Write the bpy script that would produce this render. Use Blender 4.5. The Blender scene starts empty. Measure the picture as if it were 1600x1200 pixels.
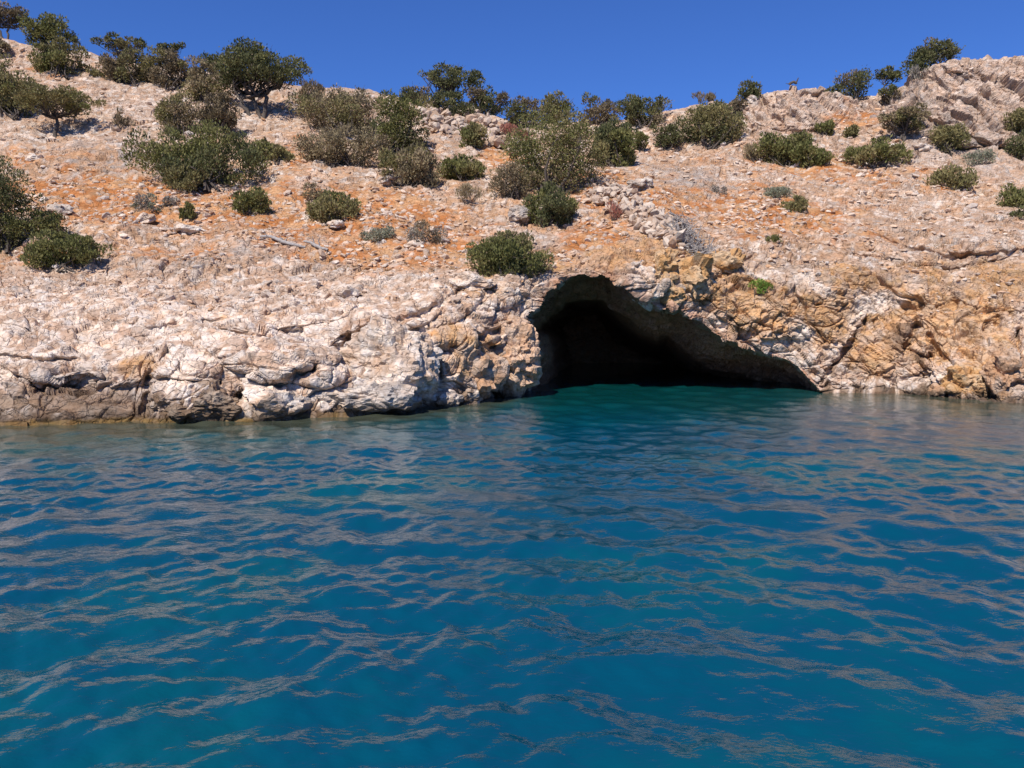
import bpy, math
import numpy as np

# ------------------------------------------------------------------ camera, sky, sun, exposure
scene = bpy.context.scene
C = scene.collection
F = 1232.0                                   # focal length in pixels of a 1600 wide picture
CAMZ = 3.0
PITCH = math.atan((600 - 490) / F)
cam_d = bpy.data.cameras.new('camera')
cam = bpy.data.objects.new('camera', cam_d)
C.objects.link(cam)
cam.location = (0, 0, CAMZ)
cam.rotation_euler = (math.pi / 2 - PITCH, 0, 0)
cam_d.sensor_width = 36.0
cam_d.lens = 36.0 * F / 1600.0
cam_d.clip_start = 0.05
cam_d.clip_end = 3000
scene.camera = cam

SUN_EL, SUN_AZ = math.radians(51), math.radians(-152)      # azimuth from +Y, clockwise seen from above; sun behind the camera, to its left
sdir = np.array([math.sin(SUN_AZ) * math.cos(SUN_EL), math.cos(SUN_AZ) * math.cos(SUN_EL), math.sin(SUN_EL)])
world = bpy.data.worlds.new('World')
scene.world = world
world.use_nodes = True
wn = world.node_tree.nodes
bg = wn['Background']
sky = wn.new('ShaderNodeTexSky')
sky.sky_type = 'NISHITA'
sky.sun_disc = False
sky.sun_elevation = SUN_EL
sky.sun_rotation = SUN_AZ
sky.altitude = 0
sky.air_density = 1.0
sky.dust_density = 0.0
sky.ozone_density = 10.0
tint = wn.new('ShaderNodeMix')                # deep clear summer blue, the same over the whole sky
tint.data_type = 'RGBA'
tint.blend_type = 'MULTIPLY'
tint.inputs[0].default_value = 1.0
tint.inputs[7].default_value = (0.66, 0.90, 1.42, 1)
world.node_tree.links.new(sky.outputs[0], tint.inputs[6])
world.node_tree.links.new(tint.outputs[2], bg.inputs[0])
bg.inputs[1].default_value = 0.078
sun_d = bpy.data.lights.new('sun', 'SUN')
sun_d.energy = 5.0
sun_d.angle = math.radians(0.53)
sun_d.color = (1.0, 0.935, 0.845)
sun = bpy.data.objects.new('sun', sun_d)
C.objects.link(sun)
from mathutils import Vector, Matrix
sun.rotation_euler = Vector(sdir).to_track_quat('Z', 'Y').to_euler()
scene.view_settings.view_transform = 'Standard'
scene.view_settings.look = 'None'
scene.view_settings.exposure = 0.2
scene.view_settings.gamma = 1.0
scene.cycles.max_bounces = 4
scene.cycles.diffuse_bounces = 2
scene.cycles.glossy_bounces = 2

rng = np.random.default_rng(7)

# ------------------------------------------------------------------ numpy noise
_perm = np.random.default_rng(3).permutation(256).astype(np.int32)
_perm = np.concatenate([_perm, _perm, _perm])
_g = np.random.default_rng(5).normal(size=(256, 3)).astype(np.float32)
_g /= np.linalg.norm(_g, axis=1)[:, None]
_rt = np.random.default_rng(9).random((256, 4)).astype(np.float32)


def perlin(p):
    p = np.asarray(p, np.float32)
    ip = np.floor(p).astype(np.int32)
    f = p - ip
    ip &= 255
    u = f * f * f * (f * (f * 6 - 15) + 10)
    out = np.zeros(len(p), np.float32)
    for dx in (0, 1):
        wx = u[:, 0] if dx else 1 - u[:, 0]
        hx = _perm[(ip[:, 0] + dx) & 255]
        for dy in (0, 1):
            wy = wx * (u[:, 1] if dy else 1 - u[:, 1])
            hy = _perm[(hx + ip[:, 1] + dy) & 255]
            for dz in (0, 1):
                w = wy * (u[:, 2] if dz else 1 - u[:, 2])
                g = _g[_perm[(hy + ip[:, 2] + dz) & 255]]
                out += w * (g[:, 0] * (f[:, 0] - dx) + g[:, 1] * (f[:, 1] - dy) + g[:, 2] * (f[:, 2] - dz))
    return out * 1.6


def fbm(p, octv=4, gain=0.5, lac=2.03):
    a, s = 1.0, np.zeros(len(p), np.float32)
    q = np.array(p, np.float32)
    for _ in range(octv):
        s += a * perlin(q)
        q = q * lac + 17.3
        a *= gain
    return s


def ridged(p, octv=4, gain=0.5):
    a, s = 1.0, np.zeros(len(p), np.float32)
    q = np.array(p, np.float32)
    for _ in range(octv):
        s += a * (1 - 2 * np.abs(perlin(q)))
        q = q * 2.07 + 11.7
        a *= gain
    return s


def worley(p, full=False):
    """F1, F2 and random values of the nearest cell"""
    p = np.asarray(p, np.float32)
    ip = np.floor(p).astype(np.int32)
    f = p - ip
    n = len(p)
    F1 = np.full(n, 9, np.float32)
    F2 = np.full(n, 9, np.float32)
    idx = np.zeros(n, np.int32)
    dl = np.zeros((n, 3), np.float32)
    if full:
        offs = [(a, b, c) for a in (-1, 0, 1) for b in (-1, 0, 1) for c in (-1, 0, 1)]
        base = [0, 0, 0]
    else:
        offs = [(a, b, c) for a in (0, 1) for b in (0, 1) for c in (0, 1)]
        sh = (f < 0.5).astype(np.int32)
        ip = ip - sh
        f = f + sh
    ipm = ip & 255
    for a, b, c in offs:
        h = _perm[(_perm[(_perm[(ipm[:, 0] + a) & 255] + ipm[:, 1] + b) & 255] + ipm[:, 2] + c) & 255]
        r = _rt[h]
        d = np.sqrt((f[:, 0] - a - 0.15 - 0.7 * r[:, 0]) ** 2 + (f[:, 1] - b - 0.15 - 0.7 * r[:, 1]) ** 2 + (f[:, 2] - c - 0.15 - 0.7 * r[:, 2]) ** 2)
        closer = d < F1
        F2 = np.where(closer, F1, np.minimum(F2, d))
        idx = np.where(closer, h, idx)
        F1 = np.where(closer, d, F1)
        w = np.nonzero(closer)[0]
        dl[w] = f[w] - (np.array([a, b, c], np.float32) + 0.15 + 0.7 * r[w, :3])
    facet = (dl * _g[(idx * 7 + 13) & 255]).sum(1)      # every cell is a plane tilted its own way
    return F1, F2, idx, facet


def rnd(idx, k):
    return _rt[(idx * (3 + 2 * k) + 31 * k) & 255, 3]


def sstep(a, b, x):
    t = np.clip((x - a) / (b - a), 0, 1)
    return t * t * (3 - 2 * t)


def lerp(a, b, t):
    return a + (b - a) * t


# ------------------------------------------------------------------ picture <-> place
cp, sp = math.cos(PITCH), math.sin(PITCH)


def ray(x, y):
    rx = (np.asarray(x, float) - 800) / F
    ry = (600 - np.asarray(y, float)) / F
    return rx, cp + ry * sp, -sp + ry * cp


def point(x, y, d):
    """the point seen at (x, y) whose distance out to sea-ward plane is d"""
    rx, ry, rz = ray(x, y)
    t = d / ry
    return np.stack([rx * t, np.broadcast_to(d, np.shape(t)) * 1.0, CAMZ + rz * t], -1)


def water_d(y):
    rx, ry, rz = ray(0, y)
    return CAMZ / (-rz) * ry


# ------------------------------------------------------------------ helpers for meshes
def mesh_obj(name, verts, faces, mat, parent=None, cols=None, smooth=True):
    me = bpy.data.meshes.new(name)
    verts = np.asarray(verts, np.float32)
    faces = np.asarray(faces, np.int32)
    k = faces.shape[1]
    me.vertices.add(len(verts))
    me.vertices.foreach_set('co', verts.ravel())
    me.loops.add(faces.size)
    me.loops.foreach_set('vertex_index', faces.ravel())
    me.polygons.add(len(faces))
    me.polygons.foreach_set('loop_start', np.arange(0, faces.size, k, dtype=np.int32))
    me.polygons.foreach_set('loop_total', np.full(len(faces), k, np.int32))
    me.polygons.foreach_set('use_smooth', np.full(len(faces), bool(smooth)))
    me.update(calc_edges=True)
    if cols is not None:
        a = me.color_attributes.new('Col', 'FLOAT_COLOR', 'POINT')
        c4 = np.ones((len(verts), 4), np.float32)
        c4[:, :3] = cols
        a.data.foreach_set('color', c4.ravel())
    me.materials.append(mat)
    o = bpy.data.objects.new(name, me)
    C.objects.link(o)
    if parent is not None:
        o.parent = parent
    return o


def empty(name, loc):
    o = bpy.data.objects.new(name, None)
    o.empty_display_size = 0.2
    C.objects.link(o)
    o.location = loc
    return o


def tag(o, label=None, cat=None, group=None, kind=None):
    if label: o['label'] = label
    if cat: o['category'] = cat
    if group: o['group'] = group
    if kind: o['kind'] = kind
    return o


def grid_faces(nr, nc, wrap=False):
    i = np.arange(nr - 1)[:, None]
    j = np.arange(nc if wrap else nc - 1)[None, :]
    j2 = (j + 1) % nc
    a = i * nc + j
    b = i * nc + j2
    return np.stack([a, b, b + nc, a + nc], -1).reshape(-1, 4)


# ------------------------------------------------------------------ materials
def new_mat(name):
    m = bpy.data.materials.new(name)
    m.use_nodes = True
    nt = m.node_tree
    return m, nt, nt.nodes['Principled BSDF']


def noise_node(nt, co, scale, detail=5, rough=0.6):
    n = nt.nodes.new('ShaderNodeTexNoise')
    n.inputs['Scale'].default_value = scale
    n.inputs['Detail'].default_value = detail
    n.inputs['Roughness'].default_value = rough
    nt.links.new(co, n.inputs['Vector'])
    return n


def ramp(nt, fac, stops):
    r = nt.nodes.new('ShaderNodeValToRGB')
    el = r.color_ramp.elements
    el[0].position, el[0].color = stops[0][0], (*stops[0][1], 1)
    el[1].position, el[1].color = stops[-1][0], (*stops[-1][1], 1)
    for p, c in stops[1:-1]:
        e = el.new(p)
        e.color = (*c, 1)
    nt.links.new(fac, r.inputs[0])
    return r


def mix(nt, a, b, fac, mode='MULTIPLY'):
    m = nt.nodes.new('ShaderNodeMix')
    m.data_type = 'RGBA'
    m.blend_type = mode
    if isinstance(fac, float):
        m.inputs[0].default_value = fac
    else:
        nt.links.new(fac, m.inputs[0])
    for s, v in ((6, a), (7, b)):
        if isinstance(v, tuple):
            m.inputs[s].default_value = (*v, 1)
        else:
            nt.links.new(v, m.inputs[s])
    return m.outputs[2]


def rock_material(name, colour=None, bump=1.0, scale=1.0, coords='Object', cracks=False):
    m, nt, b = new_mat(name)
    tc = nt.nodes.new('ShaderNodeTexCoord')
    co = tc.outputs[coords]
    if colour is None:
        at = nt.nodes.new('ShaderNodeAttribute')
        at.attribute_name = 'Col'
        base = at.outputs['Color']
    else:
        oi = nt.nodes.new('ShaderNodeObjectInfo')
        base = ramp(nt, oi.outputs['Random'], [(i / (len(colour) - 1), c) for i, c in enumerate(colour)]).outputs[0]
    n1 = noise_node(nt, co, 9.0 * scale, 3, 0.65)
    r1 = ramp(nt, n1.outputs['Fac'], [(0.28, (0.72, 0.67, 0.62)), (0.5, (1.0, 1.0, 1.0)), (0.75, (1.14, 1.14, 1.15))])
    c = mix(nt, base, r1.outputs[0], 1.0)
    n2 = noise_node(nt, co, 2.2 * scale, 2, 0.6)
    r2 = ramp(nt, n2.outputs['Fac'], [(0.3, (1.05, 0.93, 0.82)), (0.7, (0.97, 1.0, 1.04))])
    c = mix(nt, c, r2.outputs[0], 1.0)
    nt.links.new(c, b.inputs['Base Color'])
    b.inputs['Roughness'].default_value = 0.95
    b.inputs['Specular IOR Level'].default_value = 0.15
    n3 = noise_node(nt, co, 11.0 * scale, 4, 0.7)
    hgt = n3.outputs['Fac']
    if cracks:
        mp = nt.nodes.new('ShaderNodeMapping')
        mp.inputs['Rotation'].default_value = (0.35, 0.18, 0.1)
        mp.inputs['Scale'].default_value = (1.0, 1.1, 2.3)
        wv = nt.nodes.new('ShaderNodeVectorMath')
        wv.operation = 'MULTIPLY_ADD'
        wv.inputs[1].default_value = (0.5, 0.5, 0.5)
        nt.links.new(n2.outputs['Color'], wv.inputs[0])
        nt.links.new(co, wv.inputs[2])
        nt.links.new(wv.outputs[0], mp.inputs[0])
        v = nt.nodes.new('ShaderNodeTexVoronoi')
        v.feature = 'DISTANCE_TO_EDGE'
        v.inputs['Scale'].default_value = 1.9
        nt.links.new(mp.outputs[0], v.inputs['Vector'])
        vr = ramp(nt, v.outputs['Distance'], [(0.0, (0, 0, 0)), (0.05, (1, 1, 1))])
        ad = nt.nodes.new('ShaderNodeMath')
        ad.operation = 'MULTIPLY_ADD'
        nt.links.new(vr.outputs[0], ad.inputs[0])
        ad.inputs[1].default_value = 0.6
        nt.links.new(hgt, ad.inputs[2])
        hgt = ad.outputs[0]
    bp = nt.nodes.new('ShaderNodeBump')
    bp.inputs['Strength'].default_value = 0.9 * bump
    bp.inputs['Distance'].default_value = 0.06 / scale
    nt.links.new(hgt, bp.inputs['Height'])
    nt.links.new(bp.outputs[0], b.inputs['Normal'])
    return m


M_ROCK = rock_material('hillside_rock', cracks=True)
M_BOULDER = rock_material('boulder_rock', cracks=True)
M_STONE = rock_material('loose_stone', [(0.42, 0.31, 0.23), (0.62, 0.52, 0.44), (0.50, 0.44, 0.39), (0.66, 0.61, 0.55), (0.55, 0.42, 0.31)], 0.8, 1.6)
M_WALL = rock_material('wall_stone', [(0.40, 0.29, 0.21), (0.56, 0.45, 0.36), (0.46, 0.37, 0.30), (0.62, 0.54, 0.45), (0.48, 0.34, 0.24)], 0.8, 1.6)
M_RUBBLE = rock_material('rubble', None, 0.5, 1.6)


def leaf_material(name):
    m, nt, b = new_mat(name)
    at = nt.nodes.new('ShaderNodeAttribute')
    at.attribute_name = 'Col'
    nt.links.new(at.outputs['Color'], b.inputs['Base Color'])
    b.inputs['Roughness'].default_value = 0.75
    b.inputs['Specular IOR Level'].default_value = 0.2
    tr = nt.nodes.new('ShaderNodeBsdfTranslucent')
    nt.links.new(at.outputs['Color'], tr.inputs['Color'])
    mx = nt.nodes.new('ShaderNodeMixShader')
    mx.inputs[0].default_value = 0.22
    nt.links.new(b.outputs[0], mx.inputs[1])
    nt.links.new(tr.outputs[0], mx.inputs[2])
    nt.links.new(mx.outputs[0], nt.nodes['Material Output'].inputs['Surface'])
    return m


def wood_material(name, c0, c1):
    m, nt, b = new_mat(name)
    tc = nt.nodes.new('ShaderNodeTexCoord')
    n = noise_node(nt, tc.outputs['Object'], 12, 5, 0.6)
    r = ramp(nt, n.outputs['Fac'], [(0.3, c0), (0.7, c1)])
    nt.links.new(r.outputs[0], b.inputs['Base Color'])
    b.inputs['Roughness'].default_value = 0.9
    return m


M_LEAF = leaf_material('foliage')
M_BARK = wood_material('bark', (0.05, 0.038, 0.03), (0.12, 0.095, 0.075))
M_DEAD = wood_material('dead_wood', (0.20, 0.175, 0.16), (0.42, 0.385, 0.36))


def water_material():
    m, nt, b = new_mat('sea_water')
    at = nt.nodes.new('ShaderNodeAttribute')
    at.attribute_name = 'Col'
    nt.links.new(at.outputs['Color'], b.inputs['Base Color'])
    b.inputs['Roughness'].default_value = 0.03
    b.inputs['IOR'].default_value = 1.36
    tc = nt.nodes.new('ShaderNodeTexCoord')
    mp = nt.nodes.new('ShaderNodeMapping')
    mp.inputs['Scale'].default_value = (0.75, 1.3, 1)
    nt.links.new(tc.outputs['Object'], mp.inputs[0])
    n1 = noise_node(nt, mp.outputs[0], 5.5, 3, 0.55)
    n2 = noise_node(nt, mp.outputs[0], 22, 2, 0.5)
    ad = nt.nodes.new('ShaderNodeMath')
    ad.operation = 'MULTIPLY_ADD'
    nt.links.new(n2.outputs['Fac'], ad.inputs[0])
    ad.inputs[1].default_value = 0.16
    nt.links.new(n1.outputs['Fac'], ad.inputs[2])
    bp = nt.nodes.new('ShaderNodeBump')
    bp.inputs['Strength'].default_value = 1.0
    bp.inputs['Distance'].default_value = 0.011
    nt.links.new(ad.outputs[0], bp.inputs['Height'])
    nt.links.new(bp.outputs[0], b.inputs['Normal'])
    return m


M_WATER = water_material()

# ------------------------------------------------------------------ the hillside: control lines from shore to crest
XK = np.array([-1600, -350, 0, 200, 400, 600, 740, 840, 930, 1020, 1120, 1285, 1400, 1500, 1600, 1950, 3200], float)
WL = np.array([690, 680, 664, 661, 659, 644, 630, 610, 605, 605, 606, 613, 614, 624, 629, 640, 650], float)
LV = [  # (y, d) lines between shore and crest
    (np.array([590, 585, 575, 575, 575, 560, 540, 540, 520, 530, 545, 540, 545, 550, 555, 560, 560.]),
     np.array([22.0, 22.2, 22.6, 22.9, 22.9, 24.4, 26.3, 29.2, 30.0, 30.2, 30.3, 30.6, 30.8, 29.6, 28.6, 28, 28])),
    (np.array([540, 535, 525, 520, 515, 500, 470, 455, 425, 445, 470, 460, 445, 440, 435, 440, 440.]),
     np.array([24.0, 24, 24.6, 25.0, 25.2, 26.6, 28.6, 29.8, 30.4, 30.6, 30.8, 31.4, 32.2, 31.8, 31.4, 31, 31])),
    (np.array([440, 440, 430, 430, 425, 420, 410, 395, 385, 385, 395, 395, 390, 380, 380, 380, 380.]),
     np.array([30, 30, 30.0, 30.5, 31.0, 31.5, 32.0, 32.6, 33.0, 32.8, 33.0, 34.2, 34.8, 35.2, 34.8, 34, 34])),
    (np.array([320, 320, 310, 310, 310, 310, 310, 305, 300, 300, 300, 305, 305, 300, 300, 300, 300.]),
     np.array([38.5, 38.5, 39, 39.5, 40, 40.5, 41, 41, 41.5, 41.5, 42.5, 43, 43, 43, 42.5, 42, 42])),
    (np.array([210, 210, 215, 215, 220, 230, 235, 235, 235, 235, 230, 230, 230, 235, 240, 240, 240.]),
     np.array([49, 49, 48.5, 49, 50, 51, 52, 52, 52.5, 52, 52, 51.5, 50.5, 50, 49.5, 49, 49])),
]
CX = np.array([-1600, -350, 0, 50, 130, 200, 300, 400, 470, 560, 620, 700, 800, 860, 950, 1000, 1050, 1100, 1180, 1215, 1260, 1300, 1340, 1385, 1410, 1440, 1462, 1500, 1540, 1560, 1600, 1950, 3200], float)
CY = np.array([60, 50, 60, 70, 80, 98, 112, 124, 134, 140, 154, 168, 188, 194, 188, 184, 172, 162, 150, 138, 137, 147, 153, 148, 134, 112, 98, 92, 86, 96, 90, 80, 80], float)
CDX = np.array([-1600, 0, 300, 600, 900, 1100, 1240, 1350, 1500, 1600, 3200], float)
CD = np.array([63, 63, 62, 62, 62, 60, 56.5, 57.5, 54.5, 54.5, 55], float)

CAVE = np.array([(832, 640), (834, 607), (838, 575), (834, 540), (806, 520), (826, 495), (846, 466), (868, 444), (905, 431), (940, 428), (972, 442), (1002, 466), (1030, 482), (1062, 482), (1085, 498),
                 (1112, 522), (1150, 540), (1200, 558), (1232, 572), (1262, 592), (1290, 614), (1296, 640)], float)


def poly_inside(px, py, poly):
    ins = np.zeros(px.shape, bool)
    n = len(poly)
    for k in range(n):
        x0, y0 = poly[k]
        x1, y1 = poly[(k + 1) % n]
        cond = ((y0 > py) != (y1 > py)) & (px < (x1 - x0) * (py - y0) / (y1 - y0 + 1e-9) + x0)
        ins ^= cond
    return ins


def line_dist(px, py, pts):
    best = np.full(px.shape, 1e9)
    for (x0, y0), (x1, y1) in zip(pts[:-1], pts[1:]):
        dx, dy = x1 - x0, y1 - y0
        t = np.clip(((px - x0) * dx + (py - y0) * dy) / (dx * dx + dy * dy + 1e-9), 0, 1)
        best = np.minimum(best, np.hypot(px - x0 - t * dx, py - y0 - t * dy))
    return best


def blob(px, py, cx, cy, rx, ry, rot=0.0, soft=1.0):
    c, s = math.cos(math.radians(rot)), math.sin(math.radians(rot))
    u = ((px - cx) * c + (py - cy) * s) / rx
    v = (-(px - cx) * s + (py - cy) * c) / ry
    return np.exp(-(u * u + v * v) * 1.2 * soft)


def dome(px, py, cx, cy, rx, ry, rot=0.0):
    c, s = math.cos(math.radians(rot)), math.sin(math.radians(rot))
    u = ((px - cx) * c + (py - cy) * s) / rx
    v = (-(px - cx) * s + (py - cy) * c) / ry
    return np.sqrt(np.clip(1 - u * u - v * v, 0, 1))


def pchip(x, xs, ys):
    """monotone cubic, xs ascending"""
    h = np.diff(xs)
    dl = np.diff(ys) / h
    m = np.zeros(len(xs))
    for k in range(1, len(xs) - 1):
        if dl[k - 1] * dl[k] > 0:
            m[k] = 2 * dl[k - 1] * dl[k] / (dl[k - 1] + dl[k])
    m[0], m[-1] = dl[0], dl[-1]
    k = np.clip(np.searchsorted(xs, x) - 1, 0, len(h) - 1)
    t = (x - xs[k]) / h[k]
    return (ys[k] * (1 + 2 * t) * (1 - t) ** 2 + h[k] * m[k] * t * (1 - t) ** 2 + ys[k + 1] * t * t * (3 - 2 * t) + h[k] * m[k + 1] * t * t * (t - 1))


cols_x = np.concatenate([np.linspace(-1500, -260, 60, endpoint=False), np.linspace(-260, 0, 80, endpoint=False),
                         np.linspace(0, 1600, 1010, endpoint=False), np.linspace(1600, 1860, 80, endpoint=False), np.linspace(1860, 3100, 60)])
NC = len(cols_x)
sx = lambda ys: np.interp(cols_x, XK, ys)
wl_c = sx(WL)
cr_c = np.interp(cols_x, CX, CY)
_z = np.zeros(NC)
_rough = 1.6 + 5.5 * sstep(1390, 1440, cols_x) + 2.0 * sstep(1170, 1200, cols_x) * sstep(1310, 1280, cols_x)
cr_c = cr_c - _rough * (perlin(np.stack([cols_x / 27, _z, _z + 0.4], 1)) + 0.6 * np.abs(perlin(np.stack([cols_x / 9, _z, _z + 5.4], 1))))
cd_c = np.interp(cols_x, CDX, CD)
lv_y = [sx(a) for a, b in LV]
lv_d = [sx(b) for a, b in LV]
NV = 480
NU, NB = 14, 26                            # rows under water, rows behind the crest
s = np.linspace(0, 1, NV)
PX = np.broadcast_to(cols_x[None, :], (NV, NC)).copy()
PY = wl_c[None, :] + (cr_c - wl_c)[None, :] * s[:, None]
D = np.zeros((NV, NC))
for j in range(NC):
    xs = np.array([cr_c[j]] + [a[j] for a in lv_y[::-1]] + [wl_c[j]])
    ys = np.array([cd_c[j]] + [a[j] for a in lv_d[::-1]] + [water_d(wl_c[j])])
    D[:, j] = pchip(PY[:, j], xs, ys)

# large forms: swells of bedrock, hollows and clefts
for cx, cy, rx, ry, rot, amp in [
    (425, 555, 120, 42, 14, 0.9), (600, 490, 95, 34, -8, 0.7), (130, 560, 150, 45, 4, 0.5), (285, 590, 62, 52, -30, 0.55),
    (440, 490, 120, 22, -4, 0.5), (690, 470, 70, 40, -20, 0.6), (770, 440, 60, 40, 20, 0.4), (120, 505, 160, 18, 3, 0.4),
    (1185, 470, 110, 52, 22, 0.8), (1295, 490, 62, 50, 40, 0.6), (1390, 545, 70, 45, 10, 0.6), (1500, 520, 95, 70, 10, 0.7), (1560, 450, 80, 34, 8, 0.5),
    (1230, 430, 110, 26, 22, 0.5), (1400, 440, 90, 30, 12, 0.5), (1250, 560, 80, 34, 30, 0.3), (1560, 580, 50, 60, 0, 0.6), (1490, 600, 40, 40, 0, 0.5),
    (1060, 420, 70, 45, 20, 0.5), (985, 440, 40, 40, 50, 0.5),
    (1235, 165, 90, 40, 4, 0.8), (1500, 160, 120, 70, 15, 0.55), (1520, 110, 90, 26, 0, 0.3), (1430, 380, 140, 36, 6, 0.7), (1550, 370, 80, 40, 0, 0.7),
    (1000, 285, 120, 30, 24, 0.6), (700, 215, 70, 26, 6, 0.6), (130, 245, 120, 24, 4, 0.6), (330, 355, 60, 12, 0, 0.3), (740, 330, 80, 20, 8, 0.4),
]:
    if cx > 1100 and cy > 400:
        amp *= 0.6
    D -= amp * dome(PX, PY, cx, cy, rx, ry, rot)
CLEFTS = [
    ([(655, 185), (740, 200), (800, 225), (845, 240)], -0.9, 13), ([(925, 296), (965, 315), (1010, 345), (1060, 378)], -0.7, 14),
    ([(375, 618), (410, 616), (440, 604), (468, 588), (490, 582)], 1.3, 9), ([(528, 572), (540, 560), (536, 540), (560, 525), (600, 505)], 0.9, 9),
    ([(320, 512), (345, 521), (400, 523), (470, 516)], 0.5, 5), ([(0, 492), (90, 498), (240, 518), (330, 506), (430, 488), (520, 468)], 0.35, 5),
    ([(225, 640), (232, 580), (262, 555)], 0.4, 5), ([(230, 590), (300, 598), (345, 600)], 0.3, 4), ([(60, 610), (110, 606), (130, 596)], 0.7, 9), ([(0, 560), (70, 566), (120, 560)], 0.35, 4),
    ([(1352, 500), (1322, 548), (1284, 598)], 0.6, 3.5), ([(1238, 452), (1262, 492), (1270, 522), (1290, 535)], 0.4, 3.5), ([(1198, 446), (1165, 440), (1130, 462)], 0.35, 4),
    ([(1448, 594), (1456, 612)], 1.2, 10), ([(1476, 600), (1486, 608)], 0.9, 7), ([(1520, 585), (1536, 606), (1545, 618)], 0.9, 6), ([(1588, 520), (1590, 565), (1600, 600)], 0.7, 5),
    ([(1425, 552), (1445, 560), (1452, 556)], 0.8, 6), ([(1395, 568), (1415, 548), (1432, 508)], 0.6, 6), ([(1450, 520), (1462, 542), (1475, 560)], 0.4, 3.5), ([(1392, 572), (1400, 580)], 0.5, 5),
    ([(1560, 500), (1548, 510)], 0.5, 8), ([(1345, 440), (1360, 432), (1400, 462), (1440, 470)], 0.3, 4), ([(1480, 450), (1492, 475)], 0.4, 5),
    ([(690, 548), (706, 544)], 1.1, 8), ([(652, 618), (668, 612)], 1.0, 8), ([(768, 606), (776, 622)], 0.9, 6), ([(683, 560), (684, 590)], 0.6, 5),
    ([(750, 528), (775, 515), (800, 512)], 0.5, 5), ([(625, 500), (655, 492), (690, 478)], 0.5, 6), ([(700, 470), (720, 456), (716, 440)], 0.4, 5),
    ([(1040, 470), (1052, 440), (1075, 425)], 0.5, 5), ([(1112, 440), (1140, 424), (1180, 398)], 0.5, 4), ([(1380, 372), (1420, 384), (1480, 400), (1530, 402), (1600, 396)], 0.6, 5),
    ([(1520, 358), (1560, 356), (1600, 358)], 0.5, 4), ([(1480, 118), (1510, 128), (1548, 126)], 0.5, 8), ([(1500, 235), (1560, 232), (1590, 245)], 0.6, 5), ([(1440, 180), (1500, 210), (1560, 238)], 0.5, 4),
    ([(1188, 155), (1200, 178)], 0.8, 6), ([(1255, 143), (1270, 150), (1286, 150)], 0.5, 4), ([(990, 300), (1010, 282), (1030, 275)], 0.4, 5),
    ([(560, 318), (620, 322), (690, 318), (760, 336)], 0.35, 4), ([(90, 246), (160, 252), (240, 250)], 0.3, 4), ([(640, 352), (700, 362), (760, 350)], 0.3, 4),
]
for pts, amp, w in CLEFTS:
    x0, x1 = min(p[0] for p in pts) - 4 * w, max(p[0] for p in pts) + 4 * w
    j0, j1 = np.searchsorted(cols_x, [x0, x1])
    if j1 - j0 < 2:
        continue
    q, r = PX[:, j0:j1], PY[:, j0:j1]
    wob = perlin(np.stack([q.ravel() / 14, r.ravel() / 14, np.full(q.size, 3.1)], 1)).reshape(q.shape) * 5
    dist = line_dist(q + wob, r + wob * 0.7, pts)
    if x0 > 1080 and pts[0][1] > 400:
        amp *= 0.75
    D[:, j0:j1] += amp * np.exp(-(dist / w) ** 2)

# the cave
jw = perlin(np.stack([PX.ravel() / 16, PY.ravel() / 16, np.full(PX.size, 7.7)], 1)).reshape(PX.shape)
jw2 = perlin(np.stack([PX.ravel() / 5.5, PY.ravel() / 5.5, np.full(PX.size, 1.7)], 1)).reshape(PX.shape)
cave_in = poly_inside(PX + jw * 4 + jw2 * 2.5, PY + jw * 4 + jw2 * 2.5, CAVE)
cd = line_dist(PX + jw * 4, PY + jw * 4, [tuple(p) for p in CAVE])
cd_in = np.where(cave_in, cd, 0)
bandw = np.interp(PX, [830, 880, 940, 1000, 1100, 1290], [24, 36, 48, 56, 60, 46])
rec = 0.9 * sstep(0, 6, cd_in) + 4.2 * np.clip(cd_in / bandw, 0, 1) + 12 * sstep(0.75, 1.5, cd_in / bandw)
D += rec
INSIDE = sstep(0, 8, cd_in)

P = point(PX, PY, D)

# rows under water and behind the crest
under = []
for k in range(NU, 0, -1):
    t = k / NU
    a = P[0].copy()
    wd = water_d(wl_c)
    dep = np.minimum(a[:, 2], 0) - 0.15 - 6.0 * t ** 1.3
    yy = lerp(a[:, 1], wd - 5.5, t ** 0.9)
    a[:, 0] = a[:, 0] * yy / a[:, 1]
    a[:, 1] = yy
    a[:, 2] = dep
    under.append(a)
back = []
for k in range(1, NB + 1):
    t = (k / NB) ** 2
    a = P[-1].copy()
    a[:, 0] *= (1 + 0.9 * t)
    a[:, 1] += 0.15 + 70 * t
    a[:, 2] -= 0.05 + 16 * t
    back.append(a)
P = np.concatenate([np.array(under), P, np.array(back)])
NR = NU + NV + NB
ext = lambda a: np.concatenate([np.repeat(a[:1], NU, 0), a, np.repeat(a[-1:], NB, 0)])
PX, PY, INSIDE, CDIN, REC = ext(PX), ext(PY), ext(INSIDE), ext(cd_in), ext(rec)


def normals(P):
    du = np.gradient(P, axis=1)
    dv = np.gradient(P, axis=0)
    n = np.cross(du, dv)
    n /= np.linalg.norm(n, axis=2)[..., None] + 1e-9
    return n


def smooth(a, k):
    for ax in (0, 1):
        for _ in range(2):
            pad = [(0, 0)] * a.ndim
            pad[ax] = (k, k)
            c = np.cumsum(np.pad(a, pad, mode='edge'), axis=ax)
            sl = lambda s0, s1: tuple(slice(s0, s1) if i == ax else slice(None) for i in range(a.ndim))
            n = a.shape[ax]
            lo = np.concatenate([np.zeros_like(c[sl(0, 1)]), c], axis=ax)
            a = (lo[sl(2 * k + 1, 2 * k + 1 + n)] - lo[sl(0, n)]) / (2 * k + 1)
    return a


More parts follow.
